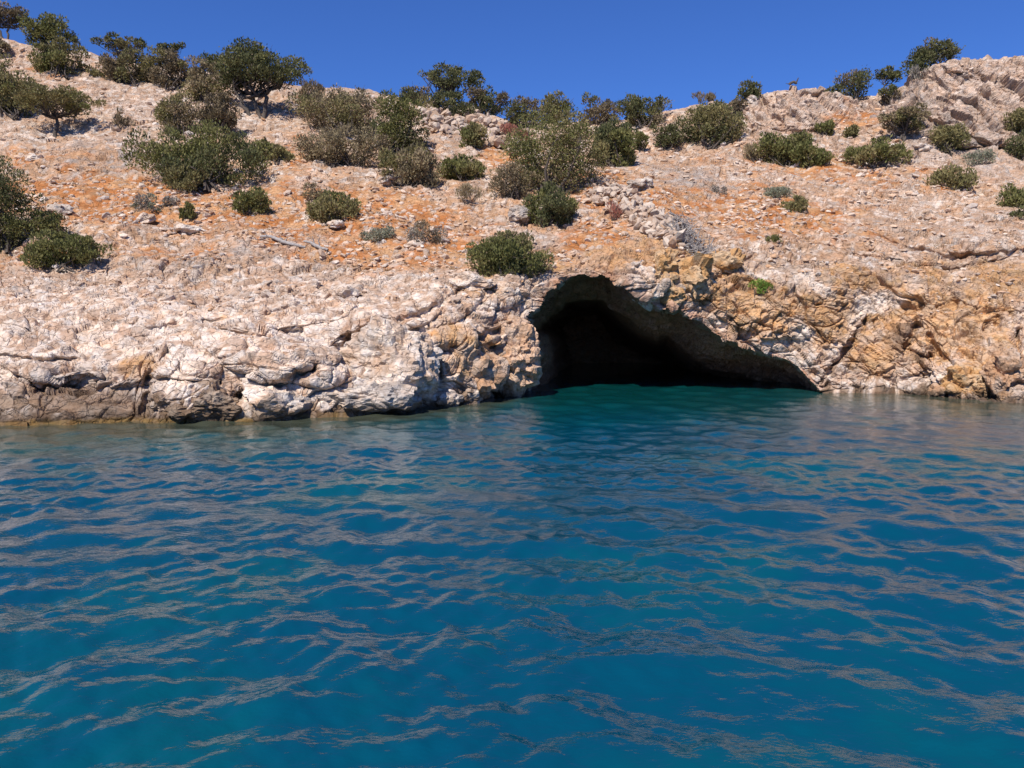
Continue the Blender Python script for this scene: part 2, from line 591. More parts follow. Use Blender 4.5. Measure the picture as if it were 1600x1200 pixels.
N = normals(P)
Ns = smooth(N, 5)
Ns /= np.linalg.norm(Ns, axis=2)[..., None] + 1e-9
shp = PX.shape
pts = P.reshape(-1, 3).astype(np.float32)
px, py = PX.ravel(), PY.ravel()
zz = pts[:, 2]

# where is soil, where bare rock; which rock
soil = np.zeros(len(px))
for cx, cy, rx, ry, rot, a in [(180, 315, 230, 42, 4, 1.1), (60, 400, 90, 26, 0, 0.8), (430, 330, 190, 40, 6, 1.0), (600, 335, 170, 46, 8, 1.0), (560, 390, 220, 40, 4, 0.8), (800, 250, 60, 22, 10, 1.0),
                               (1010, 315, 150, 34, 10, 0.9), (1180, 335, 150, 42, 8, 0.95), (920, 365, 90, 30, -20, 0.9), (1310, 265, 220, 26, 6, 0.7), (1480, 290, 130, 20, 4, 0.6), (470, 245, 50, 30, 0, 0.6),
                               (30, 245, 50, 20, 0, 0.7), (1290, 360, 180, 26, 8, 0.6), (60, 105, 60, 20, 30, 0.5), (1330, 190, 70, 26, 0, 0.6), (700, 390, 110, 30, 5, 0.7), (270, 395, 150, 24, 0, 0.6), (330, 450, 130, 24, 0, 0.35)]:
    soil = np.maximum(soil, a * blob(px, py, cx, cy, rx, ry, rot, 0.8))
nz_big = fbm(pts / 3.2 + 5, 4)
nz_mid = fbm(pts * np.array([0.7, 0.7, 1.2], np.float32) + 31, 4)
upper = sstep(480, 400, py)
soilm = sstep(0.26, 0.70, soil + 0.38 * nz_mid + 0.18 * nz_big) * upper * (1 - INSIDE.ravel())
crag = np.clip(blob(px, py, 1520, 160, 150, 90, 20) * 1.6 + blob(px, py, 1235, 165, 100, 40, 0) * 1.2, 0, 1)
shore = sstep(400, 500, py)
ochre_cliff = shore * sstep(1000, 1120, px)

# displacement
warp = np.stack([perlin(pts * 0.5 + 3), perlin(pts * 0.5 + 40), perlin(pts * 0.5 + 80)], 1) * 0.7
wp = pts + warp


def strata(p, roll, tilt, sc):
    a, b = math.radians(roll), math.radians(tilt)
    x = p[:, 0] * math.cos(a) + p[:, 2] * math.sin(a)
    z = -p[:, 0] * math.sin(a) + p[:, 2] * math.cos(a)
    y = p[:, 1] * math.cos(b) + z * math.sin(b)
    z2 = -p[:, 1] * math.sin(b) + z * math.cos(b)
    return np.stack([x * sc[0], y * sc[1], z2 * sc[2]], 1).astype(np.float32)


leftm = (px < 950).astype(np.float32)
right = sstep(1000, 1250, px)
spA = strata(wp, -6, 24, (0.55, 0.6, 1.5))
spB = strata(wp, -38, 15, (0.5, 0.7, 1.3))
mB = np.clip(crag + right * 0.9, 0, 1) > 0.5
spm = np.where(mB[:, None], spB, spA)
F1, F2, ci, fc1 = worley(spm)
blk = (rnd(ci, 1) - 0.5)
crk = sstep(0.07, 0.0, F2 - F1)
F1b, F2b, cib, fc2 = worley(spm * 2.6 + 9.3)
blk2 = (rnd(cib, 1) - 0.5)
crk2 = sstep(0.11, 0.0, F2b - F1b)
F1c, F2c, cic, fc3 = worley(pts * np.array([3.2, 3.2, 4.4], np.float32) + 2.2 + warp * 0.6)
st_on = (rnd(cic, 2) > 0.48)
stone_b = np.sqrt(np.clip(1 - (F1c / (0.38 + 0.22 * rnd(cic, 3))) ** 2, 0, 1)) * st_on
rg = ridged(wp * np.array([0.9, 0.9, 1.6], np.float32), 4)
fine = fbm(pts * 4.2 + 13, 3, 0.6)
pit = np.clip(fbm(pts * 1.5 + 51, 4, 0.6) - 0.15, 0, 1)

rockm = 1 - soilm
rs = smooth(np.linalg.norm(np.gradient(P, axis=0), axis=2), 2).ravel()      # spacing of the rows on the ground
att = lambda lam: sstep(1.0, 2.6, lam / rs)
view = P.reshape(-1, 3) - np.array([0, 0, CAMZ])
view /= np.linalg.norm(view, axis=1)[:, None]
vf = sstep(0.03, 0.24, np.abs((smooth(N, 3).reshape(-1, 3) * view).sum(1)))   # no relief on faces seen edge on
vf = np.clip(1 - 1.7 * smooth((1 - vf).reshape(shp), 4).ravel(), 0, 1)
A1, A2, A3, A4 = att(0.62) * vf, att(0.32) * vf, att(0.30) * vf, att(0.24) * vf
slab = shore * sstep(800, 700, px)
A1 = A1 * lerp(1, 0.6, slab)
A2 = A2 * lerp(1, 0.5, slab)
A4 = A4 * lerp(1, 0.7, slab)
A2 = A2 * lerp(1, 0.6, ochre_cliff)
n_led = perlin(pts * np.array([0.35, 0.6, 0.6], np.float32) + 61) * 4
ins = INSIDE.ravel()
nzm = smooth(N[..., 2], 9).ravel()
low = np.maximum(upper, sstep(0.58, 0.80, nzm)) * (1 - 0.9 * crag)                 # open slope: low relief, flat lying stones and ledges
k_ = lambda hi, lo: lerp(hi, lo, low)
amp_b = lerp(0.34, 0.85, crag) * lerp(1, 0.75, ochre_cliff)
disp = 0.32 * nz_big * lerp(0.5, 1, vf)
disp += rockm * (A1 * (amp_b * k_(0.55, 0.36) * blk + k_(0.26, 0.16) * lerp(1, 2.0, crag) * fc1) - A4 * k_(0.13, 0.10) * crk + A2 * (k_(0.13, 0.09) * fc2 + k_(0.09, 0.06) * blk2) - A4 * k_(0.08, 0.055) * crk2 + A1 * k_(0.05, 0.02) * (rg - 0.6))
lz = (zz + 0.25 * nz_mid + 0.1 * n_led) / 0.55
saw = lz - np.floor(lz)
disp += rockm * low * att(0.3) * vf * lerp(0.16, 0.24, slab) * (saw ** 2 - sstep(0.85, 1.0, saw))
disp += A3 * (rockm * k_(0.03, 0.018) * fine + soilm * 0.015 * fine)
disp += A3 * lerp(0.035, 0.085, soilm) * stone_b * lerp(1, 0.25, shore)
disp -= ochre_cliff * 0.35 * pit * rockm
disp *= lerp(1, 0.75, ins)
row = np.repeat(np.arange(NR), NC)
disp *= np.where(row < NU, 0.5, 1.0)
P2 = P + Ns * disp.reshape(shp)[..., None]
# keep the far side of the crest below the line of sight
Nf = normals(P2)

# colour of the ground, the cave darkened to suit its shade
WHITE = np.array([0.66, 0.575, 0.49])
PALE = np.array([0.50, 0.385, 0.295])
PINK = np.array([0.44, 0.315, 0.23])
GREY = np.array([0.36, 0.32, 0.285])
SOIL = np.array([0.44, 0.185, 0.065])
SOIL2 = np.array([0.53, 0.315, 0.165])
OCHRE = np.array([0.50, 0.295, 0.13])
TAN = np.array([0.50, 0.345, 0.215])
WET = np.array([0.075, 0.058, 0.042])
BROWN = np.array([0.20, 0.135, 0.09])
col = np.zeros((len(px), 3))
n_a = fbm(pts * 0.9 + 71, 4)[:, None]
n_b = fbm(pts * 2.7 + 91, 3)[:, None]
col[:] = lerp(PALE, PINK, sstep(-0.4, 0.5, n_a))
col = lerp(col, WHITE, sstep(0.05, 0.55, n_b + 0.7 * (rnd(cib, 3) - 0.5)[:, None] + lerp(0.10, 0.36, shore)[:, None]))
greym = np.zeros(len(px))
for cx, cy, rx, ry, rot, a in [(150, 255, 130, 26, 4, 0.8), (1480, 215, 110, 36, 15, 0.8), (1420, 150, 60, 40, 30, 0.6), (1090, 285, 70, 20, 20, 0.7), (940, 290, 60, 30, 20, 0.7), (1430, 370, 90, 24, 6, 0.55),
                               (170, 610, 120, 40, 0, 0.7), (290, 410, 120, 20, 0, 0.45), (480, 430, 60, 16, 0, 0.3), (330, 205, 70, 30, 0, 0.3), (740, 215, 60, 20, 5, 0.6)]:
    greym = np.maximum(greym, a * blob(px, py, cx, cy, rx, ry, rot))
col = lerp(col, np.array([0.60, 0.475, 0.38]), (0.55 * crag)[:, None])
col = lerp(col, GREY, (np.clip(greym * (0.9 + 0.9 * n_b[:, 0]), 0, 0.85))[:, None])
och = np.zeros(len(px))
for cx, cy, rx, ry, rot, a in [(1175, 470, 110, 46, 22, 1.0), (1290, 490, 56, 46, 40, 0.95), (1120, 425, 70, 26, 10, 0.8), (1480, 500, 140, 90, 10, 0.75), (1400, 540, 90, 60, 0, 0.7), (1055, 408, 80, 44, 14, 1.0), (955, 400, 80, 30, 0, 0.8),
                               (705, 525, 50, 26, 10, 0.9), (745, 452, 46, 26, -10, 0.75), (215, 572, 40, 22, 10, 0.8), (1560, 440, 80, 26, 5, 0.9), (760, 560, 80, 60, 0, 0.75), (900, 410, 60, 20, -20, 0.6), (1330, 430, 60, 24, 10, 0.6), (380, 495, 80, 14, 0, 0.3), (1550, 570, 70, 60, 0, 0.8)]:
    och = np.maximum(och, (a + (0.2 if cx > 1100 else 0.0)) * blob(px, py, cx, cy, rx, ry, rot, 0.8))
ochm = sstep(0.3, 0.75, och + 0.3 * n_a[:, 0] + 0.22 * n_b[:, 0])
oc = lerp(TAN, OCHRE, sstep(-0.3, 0.4, n_b + 0.3 * n_a))
col = lerp(col, oc, (0.9 * ochm)[:, None])
wht = np.zeros(len(px))
for cx, cy, rx, ry, rot, a in [(1372, 472, 46, 20, -8, 1.2), (1225, 560, 80, 22, 28, 0.9), (1260, 520, 30, 20, 40, 0.8), (1180, 428, 30, 8, 10, 1.1), (1265, 445, 60, 12, 30, 0.9), (285, 585, 60, 45, -30, 0.9), (1000, 440, 24, 40, -40, 1.0), (600, 560, 60, 50, 0, 0.6),
                               (1290, 590, 30, 20, 30, 0.7), (480, 500, 60, 8, -5, 0.9), (760, 480, 30, 14, 0, 0.7), (500, 450, 120, 30, 0, 0.5), (100, 480, 160, 30, 0, 0.45), (1440, 372, 50, 18, 4, 0.6), (1410, 390, 160, 20, 8, 0.4)]:
    wht = np.maximum(wht, a * blob(px, py, cx, cy, rx, ry, rot))
col = lerp(col, WHITE * 1.06, sstep(0.4, 0.75, wht + 0.25 * n_b[:, 0])[:, None])
brn = np.zeros(len(px))
for cx, cy, rx, ry, rot, a in [(1410, 520, 36, 22, -30, 0.9), (1400, 545, 40, 20, 0, 0.6), (1440, 560, 20, 20, 0, 0.7), (1345, 560, 12, 30, 10, 0.6), (120, 620, 150, 30, 0, 0.75), (190, 570, 20, 8, 0, 0.8), (555, 545, 24, 22, 0, 0.7), (1560, 605, 70, 20, 0, 0.6), (1330, 585, 30, 22, 0, 0.5), (340, 600, 60, 14, 0, 0.5), (425, 605, 40, 14, 0, 0.7)]:
    brn = np.maximum(brn, a * blob(px, py, cx, cy, rx, ry, rot))
col = lerp(col, BROWN, (0.85 * sstep(0.3, 0.8, brn + 0.35 * n_b[:, 0]))[:, None])
# rusty iron stain round the cave mouth
rim = np.exp(-(line_dist(px, py, [tuple(p) for p in CAVE[6:]]) / 13.0) ** 2)
col = lerp(col, np.array([0.33, 0.15, 0.075]), (0.75 * rim * sstep(-0.3, 0.3, n_b[:, 0]))[:, None])
# soil with pale stones standing out of it
sc_ = lerp(SOIL, SOIL2, sstep(-0.35, 0.45, n_a))
stone_vis = sstep(0.25, 0.6, stone_b)[:, None]
sc_ = lerp(sc_, lerp(PALE, WHITE, rnd(cic, 1)[:, None]), stone_vis * 0.9)
dustb = np.interp(py, [90, 200, 270, 390, 430], [0.25, 0.35, 0.7, 0.7, 0.3])
dustb = dustb * lerp(1, 0.6, sstep(950, 1250, px))
dust = np.clip(upper * dustb * sstep(0.25, -0.35, blk + 0.6 * n_b[:, 0]), 0, 1)
col = lerp(col, SOIL2 * 0.95, (dust * (1 - crag * 0.7))[:, None])
col = lerp(col, sc_, soilm[:, None])
# stained band along the waterline and growth just above the sea
bandh = np.interp(px, [-400, 0, 250, 500, 700, 800, 1300, 1450, 1600, 2000], [1.2, 1.1, 0.85, 0.5, 0.40, 0.3, 0.22, 0.35, 0.5, 0.55])
zz2 = P2.reshape(-1, 3)[:, 2]
wet = sstep(1.0, 0.35, (zz2 + 0.34 * n_b[:, 0] + 0.2 * n_a[:, 0] + 0.5 * (rnd(cib, 3) - 0.5) * bandh) / bandh)
col = lerp(col, np.array([0.17, 0.125, 0.085]), (0.8 * wet)[:, None])
wet2 = sstep(0.42, 0.12, (zz2 + 0.16 * n_b[:, 0]) / bandh)
col = lerp(col, WET, (0.85 * wet2)[:, None])
alg = sstep(0.16, 0.05, zz2 + 0.03 * n_b[:, 0]) * sstep(700, 500, px)
col = lerp(col, np.array([0.16, 0.105, 0.025]), (0.7 * alg)[:, None])
col = lerp(col, np.array([0.33, 0.165, 0.09]), (0.95 * sstep(-2, 9, CDIN.ravel()))[:, None])  # cave shade put into the colour: darker, and redder against the teal bounce light
col *= (lerp(0.80, 0.95, shore) + 0.30 * rnd(cib, 2))[:, None]
lich = sstep(0.25, 0.6, fbm(pts * 3.6 + 7, 3, 0.65)) * (1 - soilm) * lerp(0.5, 0.2, shore)
col = lerp(col, np.array([0.27, 0.22, 0.185]), lich[:, None] * 0.8)
col = np.clip(col, 0.01, 0.8)

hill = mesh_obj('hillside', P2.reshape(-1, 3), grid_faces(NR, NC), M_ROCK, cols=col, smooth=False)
tag(hill, 'dry rocky limestone hillside rising from the sea with a cave at the waterline', kind='structure')


# lookups on the finished ground (rows of the visible slope only)
GX, GY, GP, GN = PX[NU:NU + NV], PY[NU:NU + NV], P2[NU:NU + NV], Nf[NU:NU + NV]


def ground_at(x, y):
    """surface point under picture position (x, y); above the crest it returns the crest"""
    j = int(np.clip(np.searchsorted(cols_x, x), 1, NC - 2))
    i = int(np.argmin(np.abs(GY[:, j] - y)))
    i = min(i, NV - 2)
    return GP[i, j].copy()


# ------------------------------------------------------------------ the sea
az_in = np.linspace(-37, 37, 660)
az = np.radians(np.concatenate([np.linspace(-180, -38, 70, endpoint=False), az_in, np.linspace(38, 180, 70, endpoint=False)[1:]]))
# radii follow the rows of the picture
yr = np.concatenate([np.linspace(1330, 760, 225, endpoint=False), np.linspace(760, 560, 180, endpoint=False)])
rad = water_d(yr)
rad = np.concatenate([[0.02, 0.6, 1.5, 2.5, 3.2], rad[rad > 3.6], np.geomspace(rad[-1] * 1.05, 900, 24)])
AZ, RD = np.meshgrid(az, rad)
WX, WY = RD * np.sin(AZ), RD * np.cos(AZ)
WZ = np.zeros_like(WX)
drow = np.gradient(rad)[:, None]
wr = np.random.default_rng(21)
slope2 = 0.0
calm = 1 - 0.3 * sstep(20, 29, RD)
for k in range(100):
    lam = 0.20 * (1.9 / 0.20) ** (wr.random() ** 1.15)
    ang = math.radians(wr.normal(4, 36) if k % 2 else wr.choice([-1, 1]) * wr.normal(66, 18))          # travelling towards the camera or away, spread
    kx, ky = math.sin(ang) * 2 * math.pi / lam, math.cos(ang) * 2 * math.pi / lam
    a = 0.0032 * lam ** 0.92 * (0.5 + wr.random())
    ph = wr.random() * 6.283
    fade = sstep(1.6, 4.0, lam / np.maximum(drow, 0.01))
    u = kx * WX + ky * WY + ph
    # sharper crests, flatter troughs
    WZ += a * fade * calm * (np.sin(u) + 0.22 * np.sin(2 * u + 1.57))
for lam, a, src, ph in [(1.15, 0.013, (-1.0, -1.5), 0.3), (0.75, 0.009, (1.0, -1), 2.0), (1.9, 0.014, (0.5, -3), 1.1)]:
    rr = np.hypot(WX - src[0], WY - src[1]) + 0.25 * perlin(np.stack([WX.ravel() / 2.2, WY.ravel() / 2.2, np.full(WX.size, lam)], 1)).reshape(WX.shape) * lam
    u = 2 * math.pi / lam * rr + ph
    fade = sstep(1.6, 4.0, lam / np.maximum(drow, 0.01))
    WZ += a * fade * calm * (np.sin(u) + 0.25 * np.sin(2 * u + 1.57)) * np.exp(-RD / 22)
gust = perlin(np.stack([WX.ravel() / 3.6, WY.ravel() / 5.5, np.full(WX.size, 2.3)], 1)).reshape(WX.shape)     # patches of stronger and weaker wind
WZ *= (1 + 0.45 * gust) * sstep(120, 50, RD)
wpts = np.stack([WX, WY, WZ], -1).reshape(-1, 3)
# water colour: deep blue, turquoise in the shallows by the rock, green in the cave mouth; reflections of cliff and cave painted in
wd_at = np.interp(800 + F * np.tan(np.clip(AZ.ravel(), -1.2, 1.2)), cols_x, water_d(wl_c))
toshore = wd_at - wpts[:, 1]
pn = fbm(np.stack([wpts[:, 0] * 0.22, wpts[:, 1] * 0.22, np.zeros(len(wpts))], 1), 3)
pn2 = fbm(np.stack([wpts[:, 0] * 0.9, wpts[:, 1] * 0.9, np.full(len(wpts), 4.0)], 1), 3)
DEEP = np.array([0.0006, 0.055, 0.098])
MIDW = np.array([0.0009, 0.069, 0.098])
SHAL = np.array([0.010, 0.068, 0.066])
BED_REFL = np.array([0.070, 0.066, 0.040])  # shallow bed tint, browned to paint in the cliff's tan reflection
CAVEW = np.array([0.0015, 0.052, 0.054])  # green water, darkened to paint in the reflection of the dark cave
wc = lerp(DEEP, MIDW, sstep(-0.2, 0.6, pn + 0.4 * pn2)[:, None])
wc = lerp(wc, SHAL, sstep(6.5, 2.0, toshore + 2.2 * pn)[:, None])
wxp = 800 + F * wpts[:, 0] / np.maximum(wpts[:, 1], 0.5)
wc = lerp(wc, BED_REFL, (0.8 * sstep(4.0, 0.5, toshore + 1.3 * pn2) * (1 - sstep(780, 850, wxp) * sstep(1330, 1270, wxp)))[:, None])
wc = lerp(wc, CAVEW, (sstep(800, 860, wxp) * sstep(1300, 1180, wxp) * sstep(13, 5, toshore + 2 * pn))[:, None])
sea = mesh_obj('sea', wpts, grid_faces(len(rad), len(az), wrap=True), M_WATER, cols=np.clip(wc, 0, 1))
tag(sea, 'clear blue green sea with small wind ripples', kind='structure')

# ------------------------------------------------------------------ boulders and stones
import bmesh
_ico = {}


def ico(n):
    if n not in _ico:
        bm = bmesh.new()
        bmesh.ops.create_icosphere(bm, subdivisions=n, radius=1)
        v = np.array([x.co[:] for x in bm.verts])
        f = np.array([[x.index for x in fc.verts] for fc in bm.faces])
        bm.free()
        _ico[n] = (v / np.linalg.norm(v, axis=1)[:, None], f)
    return _ico[n]


def chipped(v, seed, planes=13, lo=0.66, hi=1.0):
    """a sphere cut by random planes: the radius in every direction"""
    r = np.random.default_rng(seed)
    n = r.normal(size=(planes, 3))
    n /= np.linalg.norm(n, axis=1)[:, None]
    p = lo + (hi - lo) * r.random(planes)
    c = v @ n.T
    t = np.where(c > 0.05, p / np.maximum(c, 0.05), 9)
    t.sort(axis=1)
    m = np.minimum(t[:, 0], 1.0)
    return m


KINDS_C = {'white': (WHITE * 1.05, PALE), 'pale': (WHITE, PALE), 'ochre': (OCHRE, np.array([0.55, 0.40, 0.25])), 'brown': (np.array([0.24, 0.17, 0.12]), np.array([0.36, 0.28, 0.21])),
           'grey': (GREY, WHITE * 0.9), 'pillar': (np.array([0.56, 0.37, 0.24]), np.array([0.60, 0.44, 0.32])), 'tan': (np.array([0.47, 0.30, 0.185]), PALE), 'pebbly': (PALE, WHITE * 1.08)}


def boulder(label, cx, cy, w, h, kind, n=4, seed=0, push=0.0, rough=1.0, name='boulder', depth=None, d=None, tilt=0.0):
    g = ground_at(cx, min(cy + h * 0.45, np.interp(cx, cols_x, wl_c) - 2))
    dd = (g[1] if d is None else d) + push
    c = point(cx, cy, dd)
    rx, rz = w / 2 * dd / F, h / 2 * dd / F
    ry = depth if depth else 0.9 * min(rx, rz * 1.6)
    v, f = ico(n)
    m = chipped(v, seed + 100, 15, 0.70, 1.0)
    q = v * m[:, None] / 0.93
    a = math.radians(tilt)
    e = q * np.array([rx, ry, rz])
    e = np.stack([e[:, 0] * math.cos(a) - e[:, 2] * math.sin(a), e[:, 1], e[:, 0] * math.sin(a) + e[:, 2] * math.cos(a)], 1)
    sz = (rx * ry * rz) ** (1 / 3)
    wpnt = (e + c).astype(np.float32)
    nn = v
    dsp = rough * (0.12 * sz * fbm(wpnt * (1.1 / sz) + seed, 4, 0.6) + 0.03 * fbm(wpnt * 5 + seed, 3, 0.6))
    if kind == 'pebbly':
        f1, f2, ii, ff = worley(wpnt * 4.2 + 0.2 * fbm(wpnt * 3, 2)[:, None])
        dsp += 0.11 * np.sqrt(np.clip(1 - (f1 / 0.62) ** 2, 0, 1)) * (0.4 + rnd(ii, 1)) - 0.06 * sstep(0.12, 0, f2 - f1)
    else:
        f1, f2, ii, ff = worley(strata(wpnt, -12, 10, (1.0, 1.2, 2.0)) / min(1, sz * 1.3) + seed)
        g1, g2, gi, gf = worley(wpnt * 3.4 / min(1, sz * 1.3) + seed)
        dsp += rough * (0.22 * (rnd(ii, 1) - 0.5) + 0.34 * ff - 0.07 * sstep(0.07, 0, f2 - f1) + 0.09 * gf + 0.05 * (rnd(gi, 1) - 0.5) - 0.03 * sstep(0.08, 0, g2 - g1)) * min(1, sz * 1.3)
    e = e + nn * dsp[:, None]
    a_, b_ = KINDS_C[kind]
    t = sstep(-0.35, 0.45, fbm(wpnt * 2.2 + seed * 3, 4))[:, None]
    cc = lerp(a_, b_, t)
    if kind in ('pebbly', 'pale', 'white'):
        cc = cc * (0.85 + 0.3 * rnd(ii, 2))[:, None]
    z = e[:, 2] + c[2] + 0.12 * fbm(wpnt * 2 + 5, 3)
    bh = np.interp(cx, [-400, 0, 250, 500, 700, 800, 1300, 1450, 1600, 2000], [1.2, 1.1, 0.85, 0.5, 0.40, 0.3, 0.22, 0.35, 0.5, 0.55])
    cc = lerp(cc, np.array([0.17, 0.125, 0.085]), (0.75 * sstep(0.95, 0.4, z / bh))[:, None])
    cc = lerp(cc, WET, (0.85 * sstep(0.40, 0.12, z / bh))[:, None])
    o = mesh_obj(name, e, f, M_BOULDER, cols=np.clip(cc, 0.01, 0.8), smooth=False)
    o.location = c
    tag(o, label, 'boulder' if name == 'boulder' else 'rock')
    return o


BOULDERS = [
    ('big pebbly pale boulder of rounded cobbles standing at the shore left of the cave', 612, 570, 152, 136, 'pebbly', 5, 1, 0.9),
    ('tan rock pillar standing at the left edge of the cave mouth', 801, 560, 84, 116, 'pillar', 5, 2, -0.35),
    ('smooth brown boulder sloping into the water on the left shore', 322, 634, 132, 66, 'brown', 5, 3, 0.5),
    ('white banded rock with a dark wet foot beside the smooth brown boulder', 432, 630, 96, 60, 'white', 4, 4, 0.4),
    ('long low grey rock lying along the waterline below the pebbly boulder', 552, 622, 196, 62, 'grey', 5, 5, 0.5),
    ('small dark footed rock at the waterline right of the long low grey rock', 690, 626, 56, 32, 'pale', 4, 6, 0.2),
    ('lumpy tan rock between the pebbly boulder and the rock pillar', 742, 588, 86, 84, 'tan', 4, 7, 0.5),
    ('large rounded ochre boulder perched above the cave roof under the brushwood', 1084, 432, 66, 62, 'ochre', 4, 8, 0.3),
    ('upright ochre block wedged above the cave roof', 1038, 420, 40, 66, 'ochre', 4, 9, 0.3),
    ('small ochre block at the lip of the cave roof', 1055, 458, 42, 34, 'ochre', 4, 10, 0.3),
    ('ochre boulder right of the grey brushwood pile', 1130, 412, 56, 40, 'ochre', 4, 11, 0.3),
    ('jagged white rock hanging over the top of the cave mouth', 1014, 444, 54, 62, 'white', 4, 12, 0.2),
    ('tall ochre rock with dark clefts at the right edge of the shore', 1576, 588, 66, 80, 'tan', 5, 14, 0.9),
    ('broken ochre rock at the waterline beside the dark sea hole', 1508, 600, 66, 50, 'ochre', 5, 15, 0.8),
    ('small pale wedge rock at the waterline in the dark sea hole', 1463, 614, 26, 24, 'tan', 3, 16, 0.1),
    ('small round boulder balanced on the ridge right of the bare summit', 1308, 151, 14, 12, 'pale', 3, 17, 0.0),
    ('round boulder in the notch left of the bare summit', 1174, 156, 16, 14, 'pale', 3, 18, 0.0),
    ('pale slab of rock below the thick bush left of the cave', 738, 441, 66, 26, 'pale', 4, 19, 0.2),
    ('flat white stone slab lying in the orange soil', 290, 358, 42, 15, 'white', 3, 20, 0.1),
    ('small grey boulder near the dark bushes at the left edge', 92, 328, 36, 18, 'grey', 3, 21, 0.1),
    ('white block at the waterline left of the smooth brown boulder', 252, 632, 32, 24, 'white', 3, 22, 0.2),
    ('flat pale stone slab beside the low juniper on the slope', 525, 350, 28, 13, 'pale', 3, 23, 0.0),
    ('pale boulder beneath the grey dry cushion shrub', 648, 384, 34, 16, 'pale', 3, 24, 0.0),
    ('pale stone pair under the grey cushion shrub on the orange soil', 228, 342, 30, 14, 'pale', 3, 25, 0.0),
    ('grey white boulder on the left slope under the flat topped tree', 55, 248, 30, 13, 'white', 3, 26, 0.0),
    ('grey slab under the trees in the middle of the slope', 615, 282, 52, 18, 'grey', 4, 27, 0.2),
    ('grey boulder below the largest bush on the hill', 812, 336, 34, 22, 'grey', 4, 28, 0.1),
    ('smooth grey boulder right of the bush above the stone wall', 1000, 290, 44, 26, 'grey', 4, 29, 0.3),
    ('pale boulder near the root of the many stemmed tree on the right slope', 1440, 230, 26, 14, 'pale', 3, 30, 0.0),
    ('white angular rock on the bare bedrock above the pebbly boulder', 540, 458, 36, 22, 'white', 3, 31, 0.1),
    ('small white stone on the cave rim left of the arch', 873, 443, 16, 14, 'white', 3, 32, -0.1),
]
for lab, cx, cy, w, h, kind, n, seed, push in BOULDERS:
    boulder(lab, cx, cy, w, h, kind, n, seed, push)

STONE_M = []
for k in range(8):
    v, f = ico(2 if False else 1)
    m = chipped(v, 300 + k, 10, 0.6, 1.0)
    r = np.random.default_rng(k)
    q = v * m[:, None] * (1 + 0.1 * r.normal(size=(len(v), 1))) * np.array([1.25, 1.0, 0.62])
    o = mesh_obj('stone', q, f, M_STONE, smooth=False)
    STONE_M.append(o.data)
    bpy.data.objects.remove(o)


WALL_M = []
for me in STONE_M:
    m2 = me.copy()
    m2.materials[0] = M_WALL
    WALL_M.append(m2)


def put_stone(p, size, parent=None, flat=True):
    o = bpy.data.objects.new('stone', (STONE_M if parent is None else WALL_M)[int(rng.integers(8))])
    C.objects.link(o)
    o.location = p
    e = rng.normal(size=2) * (0.35 if flat else 0.7)
    o.rotation_euler = (e[0] + 0.25, e[1], rng.random() * 6.28)
    o.scale = size * (0.75 + 0.5 * rng.random(3))
    if parent is not None:
        o.parent = parent
    return o


# individual loose stones: the larger ones of the slope
SOILG = soilm.reshape(shp)[NU:NU + NV]
INSG = INSIDE[NU:NU + NV]
NZG = smooth(N[..., 2], 4)[NU:NU + NV]
jj = np.where((cols_x > 2) & (cols_x < 1598))[0]


def sample_slope(n, ymin, ymax, soilw, clump=False, nz=0.62):
    out = np.zeros((0, 2), int)
    while len(out) < n:
        m = 40000
        j = rng.choice(jj, m)
        i = rng.integers(3, NV - 6, m)
        ok = (INSG[i, j] < 0.01) & (GY[i, j] > ymin) & (GY[i, j] < ymax) & (NZG[i, j] > nz)
        ok &= rng.random(m) < (1 - soilw) + soilw * SOILG[i, j]
        if clump:                               # scree gathers in patches
            q = GP[i, j]
            ok &= perlin(q * 0.45) + 0.5 * perlin(q * 1.3) > rng.normal(size=m) * 0.22
        out = np.concatenate([out, np.stack([i, j], 1)[ok]])
    return out[:n]


for i, j in sample_slope(290, 105, 480, 0.45, False, 0.74):
    p = GP[i, j]
    sz = (0.085 + 0.20 * rng.random() ** 2.2) * (p[1] / 40) ** 0.7
    o = put_stone(p + np.array([0, 0, 0.12 * sz]), sz)
    tag(o, 'loose pale stone lying on the rubble strewn slope', 'stone', 'loose stones on the slope')

# small rubble nobody could count
v20, f20 = ico(1)
bm = bmesh.new()
bmesh.ops.create_icosphere(bm, subdivisions=1, radius=1)
bm.free()
_t = (1 + 5 ** 0.5) / 2
v12 = np.array([(-1, _t, 0), (1, _t, 0), (-1, -_t, 0), (1, -_t, 0), (0, -1, _t), (0, 1, _t), (0, -1, -_t), (0, 1, -_t), (_t, 0, -1), (_t, 0, 1), (-_t, 0, -1), (-_t, 0, 1)]) / 1.9
f12 = np.array([(0, 11, 5), (0, 5, 1), (0, 1, 7), (0, 7, 10), (0, 10, 11), (1, 5, 9), (5, 11, 4), (11, 10, 2), (10, 7, 6), (7, 1, 8), (3, 9, 4), (3, 4, 2), (3, 2, 6), (3, 6, 8), (3, 8, 9), (4, 9, 5), (2, 4, 11), (6, 2, 10), (8, 6, 7), (9, 8, 1)])
NS = 7500
spots = sample_slope(NS, 70, 490, 0.7, True)
RV = np.zeros((NS, 12, 3))
RC = np.zeros((NS, 12, 3))
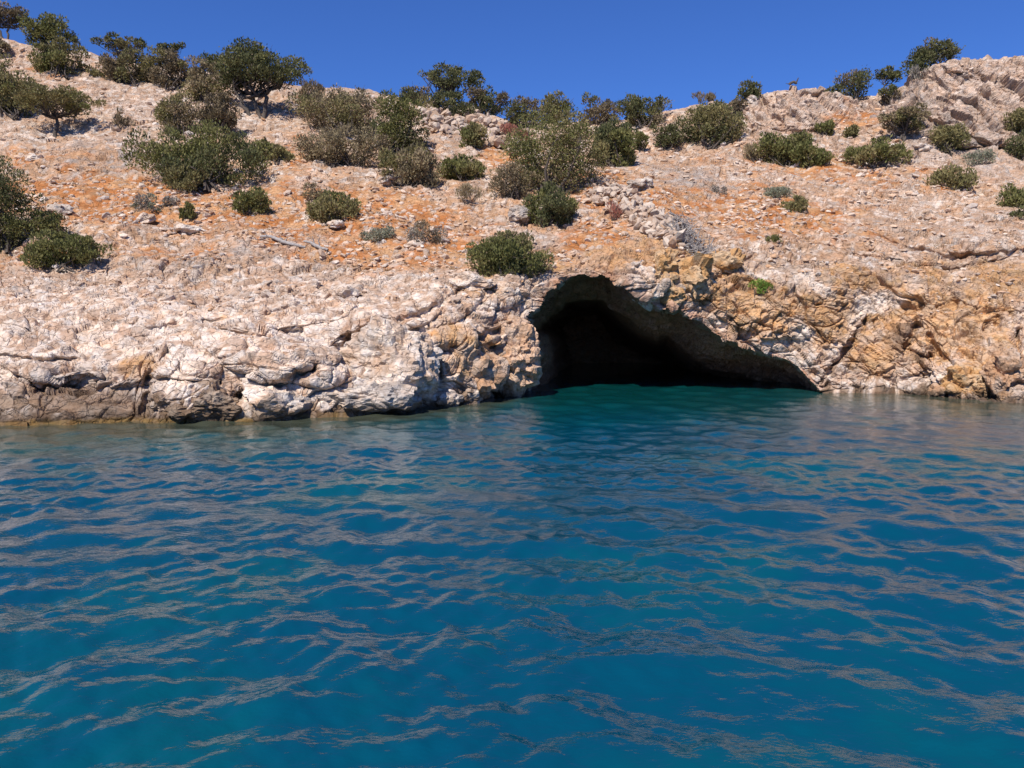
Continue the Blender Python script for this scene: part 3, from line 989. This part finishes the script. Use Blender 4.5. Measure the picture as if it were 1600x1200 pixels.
for k, (i, j) in enumerate(spots):
    p = GP[i, j]
    sz = (0.03 + 0.14 * rng.random() ** 3.5) * (p[1] / 40) ** 0.8
    q = v12 * (0.7 + 0.6 * rng.random((12, 1))) * np.array([1.3, 1.0, 0.6]) * sz
    a = rng.random() * 6.28
    ca, sa = math.cos(a), math.sin(a)
    q = np.stack([q[:, 0] * ca - q[:, 1] * sa, q[:, 0] * sa + q[:, 1] * ca, q[:, 2] + 0.3 * q[:, 1]], 1)
    RV[k] = q + p + np.array([0, 0, 0.2 * sz])
    RC[k] = lerp(lerp(SOIL2, PALE, rng.random()), WHITE, rng.random() ** 1.3) * (0.8 + 0.35 * rng.random())
RF = (f12[None] + 12 * np.arange(NS)[:, None, None]).reshape(-1, 3)
rub = mesh_obj('rubble', RV.reshape(-1, 3), RF, M_RUBBLE, cols=np.clip(RC.reshape(-1, 3), 0, 0.8), smooth=False)
tag(rub, 'small pale limestone rubble scattered over the slope', 'rubble', kind='stuff')


# dry grass and weeds between the stones
TV, TF, TC = [], [], []
for i, j in sample_slope(900, 80, 430, 0.3, True):
    p = GP[i, j]
    sc = 0.10 + 0.16 * rng.random() ** 2
    cb = lerp(np.array([0.30, 0.20, 0.095]), np.array([0.16, 0.10, 0.065]), rng.random())
    for b_ in range(9):
        dv = rng.normal(size=3) * np.array([0.6, 0.6, 0.2]) + np.array([0, 0, 0.8])
        sd = np.cross(dv, rng.normal(size=3))
        sd = sd / np.linalg.norm(sd) * 0.016
        q0 = p + np.append(rng.normal(size=2) * 0.05, -0.03)
        k = len(TV) * 3
        TV.append(np.array([q0 - sd, q0 + sd, q0 + dv * sc]))
        TF.append([k, k + 1, k + 2])
        TC.append(np.tile(cb * (0.7 + 0.6 * rng.random()), (3, 1)))
tag(mesh_obj('dry_grass', np.concatenate(TV), TF, M_LEAF, cols=np.concatenate(TC), smooth=False), 'thin dry straw tufts between the stones of the slope', 'grass', kind='stuff')


# dry stone walls
def stone_wall(label, line, hpx, n, size):
    root_p = ground_at(*line[0])
    root = empty('dry_stone_wall', root_p)
    tag(root, label, 'wall')
    seg = np.array(line, float)
    L = np.hypot(*np.diff(seg, axis=0).T)
    cum = np.concatenate([[0], np.cumsum(L)])
    for k in range(n):
        t = rng.random() * cum[-1]
        x = np.interp(t, cum, seg[:, 0])
        y = np.interp(t, cum, seg[:, 1])
        u = rng.random()
        yy = y + (0.5 - u) * hpx
        j = int(np.clip(np.searchsorted(cols_x, x), 1, NC - 2))
        i = int(np.clip(np.argmin(np.abs(GY[:, j] - yy)), 0, NV - 2))
        p = GP[i, j] + GN[i, j] * size * (0.3 + 1.2 * rng.random())
        sz = size * (0.6 + 0.8 * rng.random() ** 1.5)
        put_stone(p - root_p, sz, root, flat=False)


stone_wall('upper tumbled dry stone wall running down from the ridge behind the bushes', [(655, 186), (700, 192), (750, 203), (800, 224), (845, 242)], 40, 290, 0.27)
stone_wall('lower tumbled dry stone wall running down to the brushwood above the cave', [(922, 294), (960, 312), (1005, 342), (1035, 358), (1062, 376)], 38, 295, 0.20)


# ------------------------------------------------------------------ plants
def tube(pts, rad, ns=5):
    pts = np.asarray(pts, float)
    n = len(pts)
    tg = np.gradient(pts, axis=0)
    tg /= np.linalg.norm(tg, axis=1)[:, None] + 1e-9
    ref = np.array([0.3, 0.9, 0.2])
    a = np.cross(tg, ref)
    a /= np.linalg.norm(a, axis=1)[:, None] + 1e-9
    b = np.cross(tg, a)
    an = np.arange(ns) * 2 * math.pi / ns
    V = pts[:, None] + np.asarray(rad)[:, None, None] * (a[:, None] * np.cos(an)[None, :, None] + b[:, None] * np.sin(an)[None, :, None])
    return V.reshape(-1, 3), grid_faces(n, ns, wrap=True)


class Tubes:
    def __init__(self):
        self.v, self.f, self.n = [], [], 0

    def add(self, pts, rad, ns=5):
        v, f = tube(pts, rad, ns)
        self.v.append(v)
        self.f.append(f + self.n)
        self.n += len(v)

    def limb(self, r, a, b, r0, r1, seg=5, wob=0.12, sag=0.0, ns=5):
        a, b = np.asarray(a, float), np.asarray(b, float)
        L = np.linalg.norm(b - a)
        t = np.linspace(0, 1, seg + 1)[:, None]
        p = a + (b - a) * t
        p[1:-1] += r.normal(size=(seg - 1, 3)) * wob * L * np.array([1, 1, 0.7]) * 0.6
        p[:, 2] += sag * L * np.sin(t[:, 0] * math.pi)
        self.add(p, np.linspace(r0, r1, seg + 1), ns)
        return p

    def build(self, name, mat, parent=None):
        return mesh_obj(name, np.concatenate(self.v), np.concatenate(self.f), mat, parent)


TONE_GAIN = 2.2
TONES = {  # leaf colours
    'green': ((0.062, 0.065, 0.021), (0.098, 0.092, 0.033)), 'dark': ((0.046, 0.050, 0.021), (0.074, 0.072, 0.030)), 'olive': ((0.080, 0.074, 0.030), (0.125, 0.105, 0.045)),
    'brown': ((0.075, 0.060, 0.036), (0.115, 0.088, 0.052)), 'grey': ((0.13, 0.115, 0.095), (0.18, 0.16, 0.13)), 'greygreen': ((0.10, 0.105, 0.072), (0.14, 0.14, 0.10)),
    'red': ((0.16, 0.062, 0.045), (0.22, 0.10, 0.07)), 'bright': ((0.07, 0.11, 0.018), (0.11, 0.15, 0.03)), 'dryolive': ((0.10, 0.082, 0.045), (0.155, 0.12, 0.07)),
}


def plant(name, label, box, tone, style='bush', group=None, cat=None, seed=None, dens=1.0, tone2=None, back=None):
    x0, y0, x1, y1 = box
    if style not in ('tree', 'umbrella'):
        y1 += 0.06 * (y1 - y0)
    cx, w, h = (x0 + x1) / 2, x1 - x0, y1 - y0
    seed = int(cx * 7 + y1 * 13) if seed is None else seed
    r = np.random.default_rng(seed)
    g = ground_at(cx, y1 - 0.08 * h)
    crest = np.interp(cx, cols_x, cr_c)
    over = y1 < crest + 4
    if over:
        g = ground_at(cx, crest + 3)
        g = g + np.array([0, 0.5, -0.2])
    if back is not None:
        g[1] += back
    m = g[1] / F                                # metres per picture pixel
    W, H = w * m, h * m
    tree = style in ('tree', 'umbrella')
    top = {'tree': 0.62, 'umbrella': 0.54, 'flat': 0.95}.get(style, 1.0)
    dc = g[1] + (0.15 if tree else 0.22) * W
    cyc = y0 + h * top / 2
    cc = point(cx, cyc, dc) - g
    g0 = g.copy()
    root = empty(name, g)
    tag(root, label, cat or ('tree' if tree else 'shrub'), group)
    R = np.array([W / 2, W * 0.42, H * top / 2]) * np.array([1.2, 1.15, 1.12])
    mean = (R[0] * R[2]) ** 0.5
    # clumps
    nclump = int(np.clip(w * h * top / 75, 10, 90))
    if style in ('mound', 'tuft'):
        nclump = 9
    cl, rc = [], []
    tries = 0
    while len(cl) < nclump and tries < 4000:
        tries += 1
        u = r.normal(size=3)
        u /= np.linalg.norm(u)
        if u[1] > 0.55 and r.random() < 0.6:
            continue
        rad = r.random() ** 0.33
        if style != 'mound':
            lob = perlin(np.array([[u[0] * 1.6 + seed, u[1] * 1.6, u[2] * 1.6 + 4]]))[0]
            rad *= 0.92 + 0.42 * lob
        stray = style not in ('mound', 'tuft') and len(cl) > 0.84 * nclump and u[2] > -0.2
        p = u * rad * 0.84 * (1.0 + 0.22 * r.random() if stray else 1.0)
        
        if style in ('umbrella',) and p[2] < -0.5:
            continue
        cl.append(p * R)
        rc.append((0.13 + 0.15 * r.random()) * mean * (0.62 if stray else 1.0) * (1.75 if nclump < 16 or w * h < 2600 else 1.25 if w * h < 4500 else 1.0) * (1.2 if style == 'mound' else 1.0))
    cl, rc = np.array(cl), np.array(rc)
    px_area = w * h * top * 0.41
    nl = int(np.clip(3.4 * px_area * dens, 140, 18000))
    pick = r.choice(len(cl), nl, p=rc ** 2 / (rc ** 2).sum())
    u = r.normal(size=(nl, 3))
    u[:, 2] += 0.35
    u[:, 1] -= 0.25
    u /= np.linalg.norm(u, axis=1)[:, None]
    sq = np.array([1.25, 1.15, 0.72]) if style in ('umbrella', 'flat', 'tree') else np.array([1, 1, 0.95])
    pos = cl[pick] + u * rc[pick][:, None] * (0.45 + 0.62 * r.random(nl) ** 0.6 + 0.5 * (r.random(nl) < 0.1) * r.random(nl))[:, None] * sq
    upb = {'spiky': 1.1, 'tuft': 1.8, 'mound': 0.3}.get(style, 0.55)
    ax = u * 0.8 + np.array([0, 0, upb]) + r.normal(size=(nl, 3)) * 0.45
    ax /= np.linalg.norm(ax, axis=1)[:, None]
    ll = 2.3 * g[1] / 788 * (0.6 + 0.8 * r.random(nl)) * {'mound': 0.75, 'spiky': 1.2, 'tuft': 1.5}.get(style, 1.0)
    sd = np.cross(ax, r.normal(size=(nl, 3)))
    sd /= np.linalg.norm(sd, axis=1)[:, None] + 1e-9
    wd = ll * {'tuft': 0.22, 'mound': 0.55}.get(style, 0.50)
    a3 = ax * (ll / 2)[:, None]
    s3 = sd * (wd / 2)[:, None]
    V = np.stack([pos - a3, pos + s3 - 0.1 * a3, pos + a3, pos - s3 - 0.1 * a3], 1) + cc
    t0, t1 = (np.array(q) * TONE_GAIN for q in TONES[tone])
    ct = r.random(len(cl))
    cl_col = lerp(t0, t1, ct[:, None])
    if tone2:
        k2 = perlin(np.stack([cl[:, 0] / mean * 0.9 + seed, cl[:, 1] / mean, cl[:, 2] / mean * 0.9], 1)) > 0.08
        q0, q1 = (np.array(q) * TONE_GAIN for q in TONES[tone2])
        cl_col[k2] = lerp(q0, q1, ct[k2][:, None])
    lc = cl_col[pick] * (0.84 + 0.32 * r.random((nl, 1)))
    dry = r.random(nl) < 0.03
    lc[dry] = np.array([0.24, 0.18, 0.11]) * (0.7 + 0.6 * r.random((dry.sum(), 1)))
    LC = np.repeat(lc[:, None], 4, 1)
    LEAVES.append(nl)
    # wood
    T = Tubes()
    base_r = np.clip(0.035 * mean * (1.9 if tree else 1.0), 0.02, 0.17)
    order = np.argsort(-cl[:, 2])
    if tree:
        lowest = cc[2] - R[2] * 0.55
        nst = 1 if style == 'umbrella' else 3
        for sidx in range(nst):
            fork = np.array([cc[0] + (r.random() - 0.5) * R[0] * (0.25 if nst == 1 else 0.9), cc[1] * 0.6, max(lowest * 0.72, 0.12 * H)])
            st = np.array([(sidx - (nst - 1) / 2) * base_r * 1.6, 0, -0.25])
            T.limb(r, st, fork, base_r * (1.25 if nst == 1 else 0.9), base_r * 0.8, 5, 0.08, 0, 7)
            for q in r.choice(len(cl), min(len(cl), 16 // nst + 3), replace=False):
                e = cl[q] + cc
                pth = T.limb(r, fork, e, base_r * 0.6, base_r * 0.12, 6, 0.12, -0.12)
                for _ in range(2):
                    e2 = cl[int(r.integers(len(cl)))] * 0.4 + cl[q] * 0.6 + cc
                    T.limb(r, pth[3], e2, base_r * 0.25, base_r * 0.07, 3, 0.15, 0, 4)
    else:
        for q in range(min(len(cl), 14)):
            e = cl[q] + cc
            st = np.array([(r.random() - 0.5) * 0.3 * W, (r.random() - 0.5) * 0.2 * W, -0.15])
            T.limb(r, st, e, base_r, base_r * 0.25, 4, 0.12, 0, 4)
    if style != 'mound':                        # bare twigs sticking out of the crown
        for _ in range(int(np.clip(w * h / 170, 4, 34))):
            q = int(r.integers(len(cl)))
            a = cl[q] * 0.8 + cc
            dv = cl[q] / (np.linalg.norm(cl[q]) + 1e-6) + r.normal(size=3) * 0.5 + np.array([0, 0, 0.35])
            T.limb(r, a, a + dv / np.linalg.norm(dv) * (rc[q] * 1.3 + 0.18 * mean), 0.014, 0.006, 3, 0.12, 0, 3)
    T.build('trunk' if tree else 'stems', M_BARK, root)
    if style == 'bare':
        pass
    mesh_obj('crown' if tree else 'foliage', V.reshape(-1, 3), np.arange(nl * 4).reshape(-1, 4), M_LEAF, root, LC.reshape(-1, 3), smooth=False)
    return root


LEAVES = []
GR = 'evergreen bushes and trees on the hillside'
PL = [
    # name, label, box, tone, style, extras
    ('juniper_tree', 'tree cut off by the top left corner with a grey brown crown', (-25, 4, 40, 60), 'brown', 'tree', dict(tone2='dark')),
    ('pine_tree', 'dense round dark green tree on the skyline near the top left corner', (38, 26, 111, 74), 'dark', 'bush', dict(tone2='green', cat='tree')),
    ('pine_sapling', 'tiny sapling on the skyline right of the dense round tree', (112, 59, 123, 74), 'dark', 'tree', {}),
    ('juniper_bush', 'broad olive bush just below the dense round skyline tree', (53, 65, 138, 123), 'olive', 'bush', dict(tone2='green')),
    ('juniper_bush', 'very small low bush at the right foot of the broad olive bush', (134, 110, 162, 123), 'olive', 'bush', {}),
    ('juniper_tree', 'flat crowned tree on the skyline behind the wide bush mass', (153, 57, 226, 98), 'olive', 'umbrella', dict(tone2='dark', back=2.0)),
    ('juniper_bush', 'left half of the wide olive brown bush mass under the skyline', (158, 76, 246, 134), 'olive', 'bush', dict(tone2='brown')),
    ('juniper_bush', 'right half of the wide olive brown bush mass, ending in black shade', (228, 80, 302, 140), 'brown', 'bush', dict(tone2='olive')),
    ('pine_tree', 'left and smaller of two little umbrella pines on the skyline', (247, 68, 266, 92), 'dark', 'umbrella', dict(back=2.0)),
    ('pine_tree', 'right and larger of two little umbrella pines on the skyline', (262, 66, 286, 94), 'dark', 'umbrella', dict(back=2.0)),
    ('juniper_bush', 'small dark bush on the skyline left of the many stemmed tree', (312, 84, 346, 118), 'dark', 'bush', dict(back=1.5)),
    ('juniper_bush', 'tall olive bush at the left edge above the flat topped tree', (-22, 96, 54, 182), 'olive', 'bush', dict(tone2='green')),
    ('juniper_bush', 'little grey brown bush at the left edge below the corner tree', (-18, 64, 14, 88), 'dryolive', 'bush', {}),
    ('juniper_tree', 'flat topped umbrella tree with a dark bent trunk on the left slope', (20, 139, 149, 216), 'olive', 'umbrella', dict(tone2='green')),
    ('dry_shrub', 'thin dry twiggy shrub on the stony slope right of the umbrella tree', (178, 165, 206, 202), 'brown', 'tuft', dict(dens=0.35)),
    ('juniper_tree', 'largest dark green tree with forked trunks and a black shadow beside it', (338, 75, 470, 193), 'dark', 'tree', dict(tone2='green', dens=1.3)),
    ('juniper_bush', 'olive brown bush touching the left side of the largest forked tree', (288, 98, 356, 168), 'olive', 'bush', dict(tone2='dryolive')),
    ('juniper_bush', 'left of two brownish bushes above the big green juniper', (248, 152, 312, 218), 'dryolive', 'bush', dict(tone2='olive')),
    ('juniper_bush', 'right of two brownish bushes above the big green juniper', (306, 146, 372, 212), 'brown', 'bush', dict(tone2='olive')),
    ('juniper_bush', 'big spreading green juniper above the orange soil on the left', (224, 198, 422, 298), 'green', 'spiky', dict(tone2='dark', dens=1.2)),
    ('juniper_bush', 'pale olive bush at the front foot of the big green juniper', (256, 262, 328, 304), 'olive', 'spiky', {}),
    ('juniper_bush', 'low green juniper right of the big spreading juniper', (382, 221, 462, 258), 'green', 'spiky', dict(tone2='olive')),
    ('dry_shrub', 'purple brown dead brush on the skyline right of the forked tree', (462, 128, 508, 157), 'brown', 'tuft', dict(dens=0.6)),
    ('juniper_bush', 'large open grey olive bush in the middle left of the hill', (468, 136, 596, 216), 'dryolive', 'bush', dict(tone2='olive', dens=0.8)),
    ('juniper_bush', 'lower grey brown part bush with black shade beneath, below the grey olive bush', (470, 196, 592, 266), 'dryolive', 'bush', dict(tone2='brown')),
    ('juniper_tree', 'round dark juniper tree left of the upper stone wall', (584, 150, 658, 244), 'dark', 'bush', dict(tone2='green', cat='tree')),
    ('juniper_bush', 'wide olive bush below the round dark juniper', (590, 232, 694, 298), 'olive', 'spiky', dict(tone2='dryolive')),
    ('juniper_bush', 'green bush beside the wide olive bush under the upper wall', (686, 242, 766, 286), 'green', 'spiky', dict(tone2='olive')),
    ('pine_tree', 'tallest thin crowned skyline tree with bare pale twigs on top', (654, 104, 756, 172), 'dark', 'tree', dict(tone2='green', dens=0.75, back=1.5)),
    ('juniper_bush', 'dark bush on the skyline left of the tall thin crowned tree', (622, 136, 676, 172), 'dark', 'bush', dict(tone2='brown', back=1.0)),
    ('juniper_bush', 'bush at the foot of the tall thin crowned skyline tree', (660, 148, 740, 184), 'dark', 'bush', dict(tone2='olive')),
    ('juniper_bush', 'rusty brown bush on the skyline right of the tall thin crowned tree', (724, 137, 790, 182), 'brown', 'bush', dict(tone2='dark')),
    ('juniper_bush', 'small cone shaped shrub standing in front of the upper stone wall', (718, 194, 758, 237), 'green', 'spiky', dict(tone2='olive')),
    ('dry_shrub', 'left of two rusty red dry shrubs on the upper stone wall', (768, 193, 802, 216), 'red', 'tuft', dict(dens=0.8)),
    ('dry_shrub', 'right of two rusty red dry shrubs on the upper stone wall', (794, 204, 828, 228), 'red', 'tuft', dict(dens=0.7)),
    ('juniper_tree', 'grey brown skyline tree left of the yellowish one', (788, 150, 846, 202), 'brown', 'bush', dict(tone2='dark', cat='tree', dens=0.8)),
    ('juniper_tree', 'yellowish green skyline tree behind the largest bush', (842, 145, 896, 204), 'olive', 'bush', dict(cat='tree', back=1.5)),
    ('juniper_tree', 'skyline tree between the largest bush and the leaning crest tree', (904, 152, 968, 196), 'dark', 'bush', dict(tone2='brown', cat='tree', dens=0.8)),
    ('juniper_tree', 'wide leaning skyline tree left of the stony rise', (962, 146, 1046, 202), 'dark', 'bush', dict(tone2='olive', cat='tree')),
    ('juniper_bush', 'largest olive green bush in the middle of the hill above the lower wall', (790, 170, 942, 304), 'olive', 'bush', dict(tone2='green', dens=1.15)),
    ('juniper_bush', 'dry sparse bush at the lower left foot of the largest bush', (766, 256, 832, 312), 'dryolive', 'bush', dict(tone2='brown', dens=0.7)),
    ('juniper_bush', 'dark green bush directly below the largest bush', (820, 294, 906, 352), 'dark', 'spiky', dict(tone2='green')),
    ('juniper_bush', 'dense deep green round juniper right of the largest bush', (924, 187, 996, 264), 'green', 'spiky', dict(tone2='dark', dens=1.2)),
    ('juniper_bush', 'tiny juniper right of the dense deep green one', (988, 208, 1013, 234), 'green', 'bush', {}),
    ('juniper_bush', 'small dark bush left of the wide bush under the stony rise', (1018, 190, 1064, 230), 'dark', 'bush', dict(tone2='brown')),
    ('juniper_bush', 'wide dark olive bush under the stony rise right of centre', (1056, 160, 1178, 230), 'olive', 'bush', dict(tone2='dark')),
    ('dry_shrub', 'dry purple scrub on the skyline over the wide dark olive bush', (1078, 147, 1122, 160), 'brown', 'tuft', dict(dens=0.6)),
    ('juniper_bush', 'bush on the skyline just left of the bare rock summit', (1144, 131, 1196, 158), 'dark', 'bush', dict(tone2='olive')),
    ('juniper_bush', 'brown scrub in the notch below the skyline bush by the summit', (1142, 150, 1168, 184), 'brown', 'bush', dict(dens=0.7)),
    ('juniper_bush', 'left and taller part of the green bush pair on the right slope', (1184, 204, 1262, 258), 'green', 'spiky', dict(tone2='olive')),
    ('juniper_bush', 'right and lower part of the green bush pair on the right slope', (1230, 222, 1296, 264), 'green', 'spiky', {}),
    ('dry_shrub', 'pale dry brush at the left foot of the green bush pair', (1162, 230, 1206, 252), 'dryolive', 'tuft', dict(dens=0.6)),
    ('juniper_bush', 'small green bush below the bare rock summit', (1267, 191, 1304, 211), 'green', 'spiky', {}),
    ('juniper_bush', 'very small olive tuft right of the small bush below the summit', (1313, 199, 1340, 218), 'olive', 'spiky', {}),
    ('juniper_bush', 'little dark pine bush behind the balanced round boulder', (1282, 135, 1316, 153), 'dark', 'bush', {}),
    ('juniper_tree', 'grey brown open tree on the skyline right of the balanced boulder', (1308, 112, 1359, 158), 'brown', 'bush', dict(tone2='dark', cat='tree', dens=0.8)),
    ('juniper_tree', 'small green tree on the skyline at the foot of the high crag', (1364, 107, 1406, 144), 'dark', 'umbrella', dict(dens=1.1)),
    ('juniper_bush', 'dark bush under the small skyline tree at the crag foot', (1370, 134, 1412, 157), 'dark', 'bush', dict(tone2='brown')),
    ('juniper_tree', 'dark green crag tree left of the topmost bush', (1411, 80, 1456, 122), 'dark', 'bush', dict(cat='tree')),
    ('juniper_bush', 'topmost brown grey bush crowning the high crag', (1438, 64, 1498, 94), 'brown', 'bush', dict(tone2='dark')),
    ('dry_shrub', 'dead grey scrub hanging under the crag tree', (1411, 104, 1450, 128), 'grey', 'tuft', dict(dens=0.5)),
    ('juniper_tree', 'many stemmed brown crowned tree on the right slope below the crag', (1368, 167, 1448, 228), 'dryolive', 'tree', dict(tone2='olive')),
    ('juniper_bush', 'round olive bush right of the many stemmed tree', (1448, 197, 1509, 240), 'olive', 'bush', dict(tone2='green')),
    ('juniper_tree', 'upper olive bush cut off by the right edge below the crag', (1568, 168, 1625, 218), 'olive', 'bush', {}),
    ('juniper_bush', 'lower black green bush cut off by the right edge below the crag', (1572, 210, 1625, 250), 'dark', 'bush', {}),
    ('juniper_bush', 'low spreading bright green juniper on the right slope', (1308, 224, 1422, 262), 'green', 'spiky', dict(tone2='olive')),
    ('cushion_shrub', 'flat grey cushion of scrub right of the low spreading juniper', (1500, 236, 1550, 262), 'greygreen', 'mound', dict(dens=0.8)),
    ('juniper_bush', 'low olive bush alone on the right slope', (1454, 266, 1522, 298), 'olive', 'spiky', {}),
    ('juniper_bush', 'upper of two green bushes at the right edge', (1556, 297, 1622, 330), 'green', 'spiky', {}),
    ('juniper_bush', 'lower and smaller of two green bushes at the right edge', (1572, 328, 1622, 349), 'dark', 'spiky', {}),
    ('cushion_shrub', 'smooth grey green cushion shrub on the right slope', (1177, 287, 1234, 312), 'greygreen', 'mound', dict(dens=1.3)),
    ('juniper_bush', 'olive tuft just below the smooth grey green cushion', (1214, 309, 1264, 338), 'olive', 'spiky', {}),
    ('cushion_shrub', 'small grey cushion on orange soil above the brushwood', (1108, 290, 1137, 305), 'grey', 'mound', {}),
    ('juniper_bush', 'tiny green tuft on pale rock right of the brushwood', (1186, 369, 1222, 387), 'green', 'tuft', {}),
    ('juniper_bush', 'huge dark green bush cut off by the left edge', (-60, 254, 58, 392), 'dark', 'bush', dict(tone2='green', dens=1.1)),
    ('juniper_bush', 'dark bush leaning out from the huge bush at the left edge', (46, 328, 102, 380), 'dark', 'bush', dict(tone2='green')),
    ('juniper_bush', 'bright low green juniper below the huge bush at the left edge', (40, 364, 166, 424), 'green', 'spiky', dict(dens=1.1)),
    ('cushion_shrub', 'larger of two grey cushion shrubs on orange soil', (210, 310, 250, 335), 'grey', 'mound', dict(tone2='greygreen', dens=1.3)),
    ('cushion_shrub', 'smaller of two grey cushion shrubs on orange soil', (252, 308, 277, 326), 'grey', 'mound', dict(dens=1.3)),
    ('juniper_bush', 'very small round green tuft right of the two grey cushions', (280, 319, 306, 342), 'green', 'spiky', {}),
    ('juniper_bush', 'single green juniper on the orange soil left of centre', (360, 299, 416, 338), 'green', 'spiky', dict(dens=1.2)),
    ('dry_shrub', 'thin twiggy bush above the long olive juniper', (468, 286, 508, 314), 'dryolive', 'bush', dict(dens=0.5)),
    ('juniper_bush', 'long olive juniper on orange soil in the left middle', (476, 306, 570, 351), 'olive', 'spiky', dict(tone2='green')),
    ('cushion_shrub', 'grey green flat cushion shrub on orange soil left of the dead grey one', (562, 352, 611, 379), 'greygreen', 'mound', dict(dens=1.3)),
    ('cushion_shrub', 'dead dark grey cushion shrub sitting on white stones', (638, 350, 694, 390), 'grey', 'mound', dict(tone2='brown', dens=1.0)),
    ('juniper_bush', 'thick green bush on the cliff edge just left of the cave', (732, 366, 866, 438), 'green', 'spiky', dict(tone2='olive', dens=1.2)),
    ('dry_shrub', 'sparse twiggy shrub between the wide olive bush and the largest bush', (714, 287, 752, 318), 'dryolive', 'tuft', dict(dens=0.4)),
    ('leafy_plant', 'bright green leafy plant in a crack of the ochre cliff', (1169, 439, 1202, 460), 'bright', 'mound', dict(cat='plant', dens=1.2)),
    ('dry_shrub', 'red brown weeds growing in the lower stone wall', (944, 306, 972, 346), 'red', 'tuft', dict(dens=0.25)),
]
for name, label, box, tone, style, kw in PL:
    kw = dict(kw)
    plant(name, label, box, tone, style, GR, **kw)

# grey brushwood pile on the lip above the cave
g = ground_at(1078, 384)
root = None
r = np.random.default_rng(77)
pile = empty('brushwood_pile', g)
tag(pile, 'tangled pile of dead grey twigs on the rocks above the cave', 'brushwood')
T2 = Tubes()
for k in range(240):
    t = r.random()
    x, y = lerp(1052, 1104, t) + r.normal() * 7, lerp(354, 404, t) + r.normal() * 8
    p = ground_at(x, y) - g + np.array([0, -0.1, 0.05 + 0.3 * r.random()])
    dv = r.normal(size=3) * np.array([1, 0.6, 0.8]) + np.array([0.25, 0, 0.25])
    dv /= np.linalg.norm(dv)
    L = 0.3 + 0.8 * r.random()
    if k < 60:
        T = Tubes()
        T.limb(r, p - dv * L * 0.6, p + dv * L * 0.6, 0.028, 0.012, 5, 0.14, 0.0, 4)
        T.build('branch', M_DEAD, pile)
    else:
        T2.limb(r, p - dv * L * 0.5, p + dv * L * 0.5, 0.018, 0.008, 4, 0.14, 0.0, 4)
tag(T2.build('twigs', M_DEAD, pile), kind='stuff')


def log(label, path, rads, stubs, seed):
    r = np.random.default_rng(seed)
    pts = [ground_at(x, y) + np.array([0, -0.08, 0.07 + dz]) for x, y, dz in path]
    g = pts[0].copy()
    T = Tubes()
    pts = np.array(pts) - g
    t = np.linspace(0, 1, len(pts))
    tt = np.linspace(0, 1, 3 * len(pts))
    pp = np.stack([np.interp(tt, t, pts[:, k]) for k in range(3)], 1) + r.normal(size=(len(tt), 3)) * 0.012
    T.add(pp, np.interp(tt, t, rads), 7)
    for f_, dx, dz in stubs:
        a = np.array([np.interp(f_, t, pts[:, k]) for k in range(3)])
        T.limb(r, a, a + np.array([dx, -0.05, dz]), np.interp(f_, t, rads) * 0.55, 0.01, 4, 0.12, 0, 5)
    o = T.build('dead_log', M_DEAD)
    o.location = g
    tag(o, label, 'log', 'dead wood on the slope')


log('longer dead grey log lying across white rock on the left slope', [(408, 375, 0), (425, 382, 0.02), (440, 387, 0), (456, 392, 0.02), (477, 392, 0)], [0.05, 0.07, 0.08, 0.07, 0.05], [(0.55, -0.1, 0.25), (0.6, 0.15, 0.22), (0.2, -0.2, 0.15)], 1)
log('shorter bent dead log with upright stubs on the left slope', [(474, 382, 0.02), (486, 384, 0.05), (495, 392, 0.02), (512, 397, 0)], [0.04, 0.06, 0.08, 0.05], [(0.55, -0.05, 0.38), (0.72, 0.12, 0.42)], 2)
# dark stump on the bare summit
T = Tubes()
r = np.random.default_rng(5)
g = ground_at(1238, np.interp(1238, CX, CY) + 2)
T.limb(r, (-0.28, 0, 0.02), (0.22, 0, 0.10), 0.10, 0.09, 5, 0.08, 0.25, 7)
T.limb(r, (0.2, 0, 0.08), (0.33, 0, 0.48), 0.06, 0.03, 4, 0.06, 0, 6)
T.limb(r, (-0.25, 0, 0.05), (-0.52, 0, 0.12), 0.035, 0.015, 3, 0.05, 0, 5)
o = T.build('dead_stump', M_BARK)
o.location = g + np.array([0, 0, 0.08])
tag(o, 'small dark stump with one upright branch on the bare rock summit', 'stump')
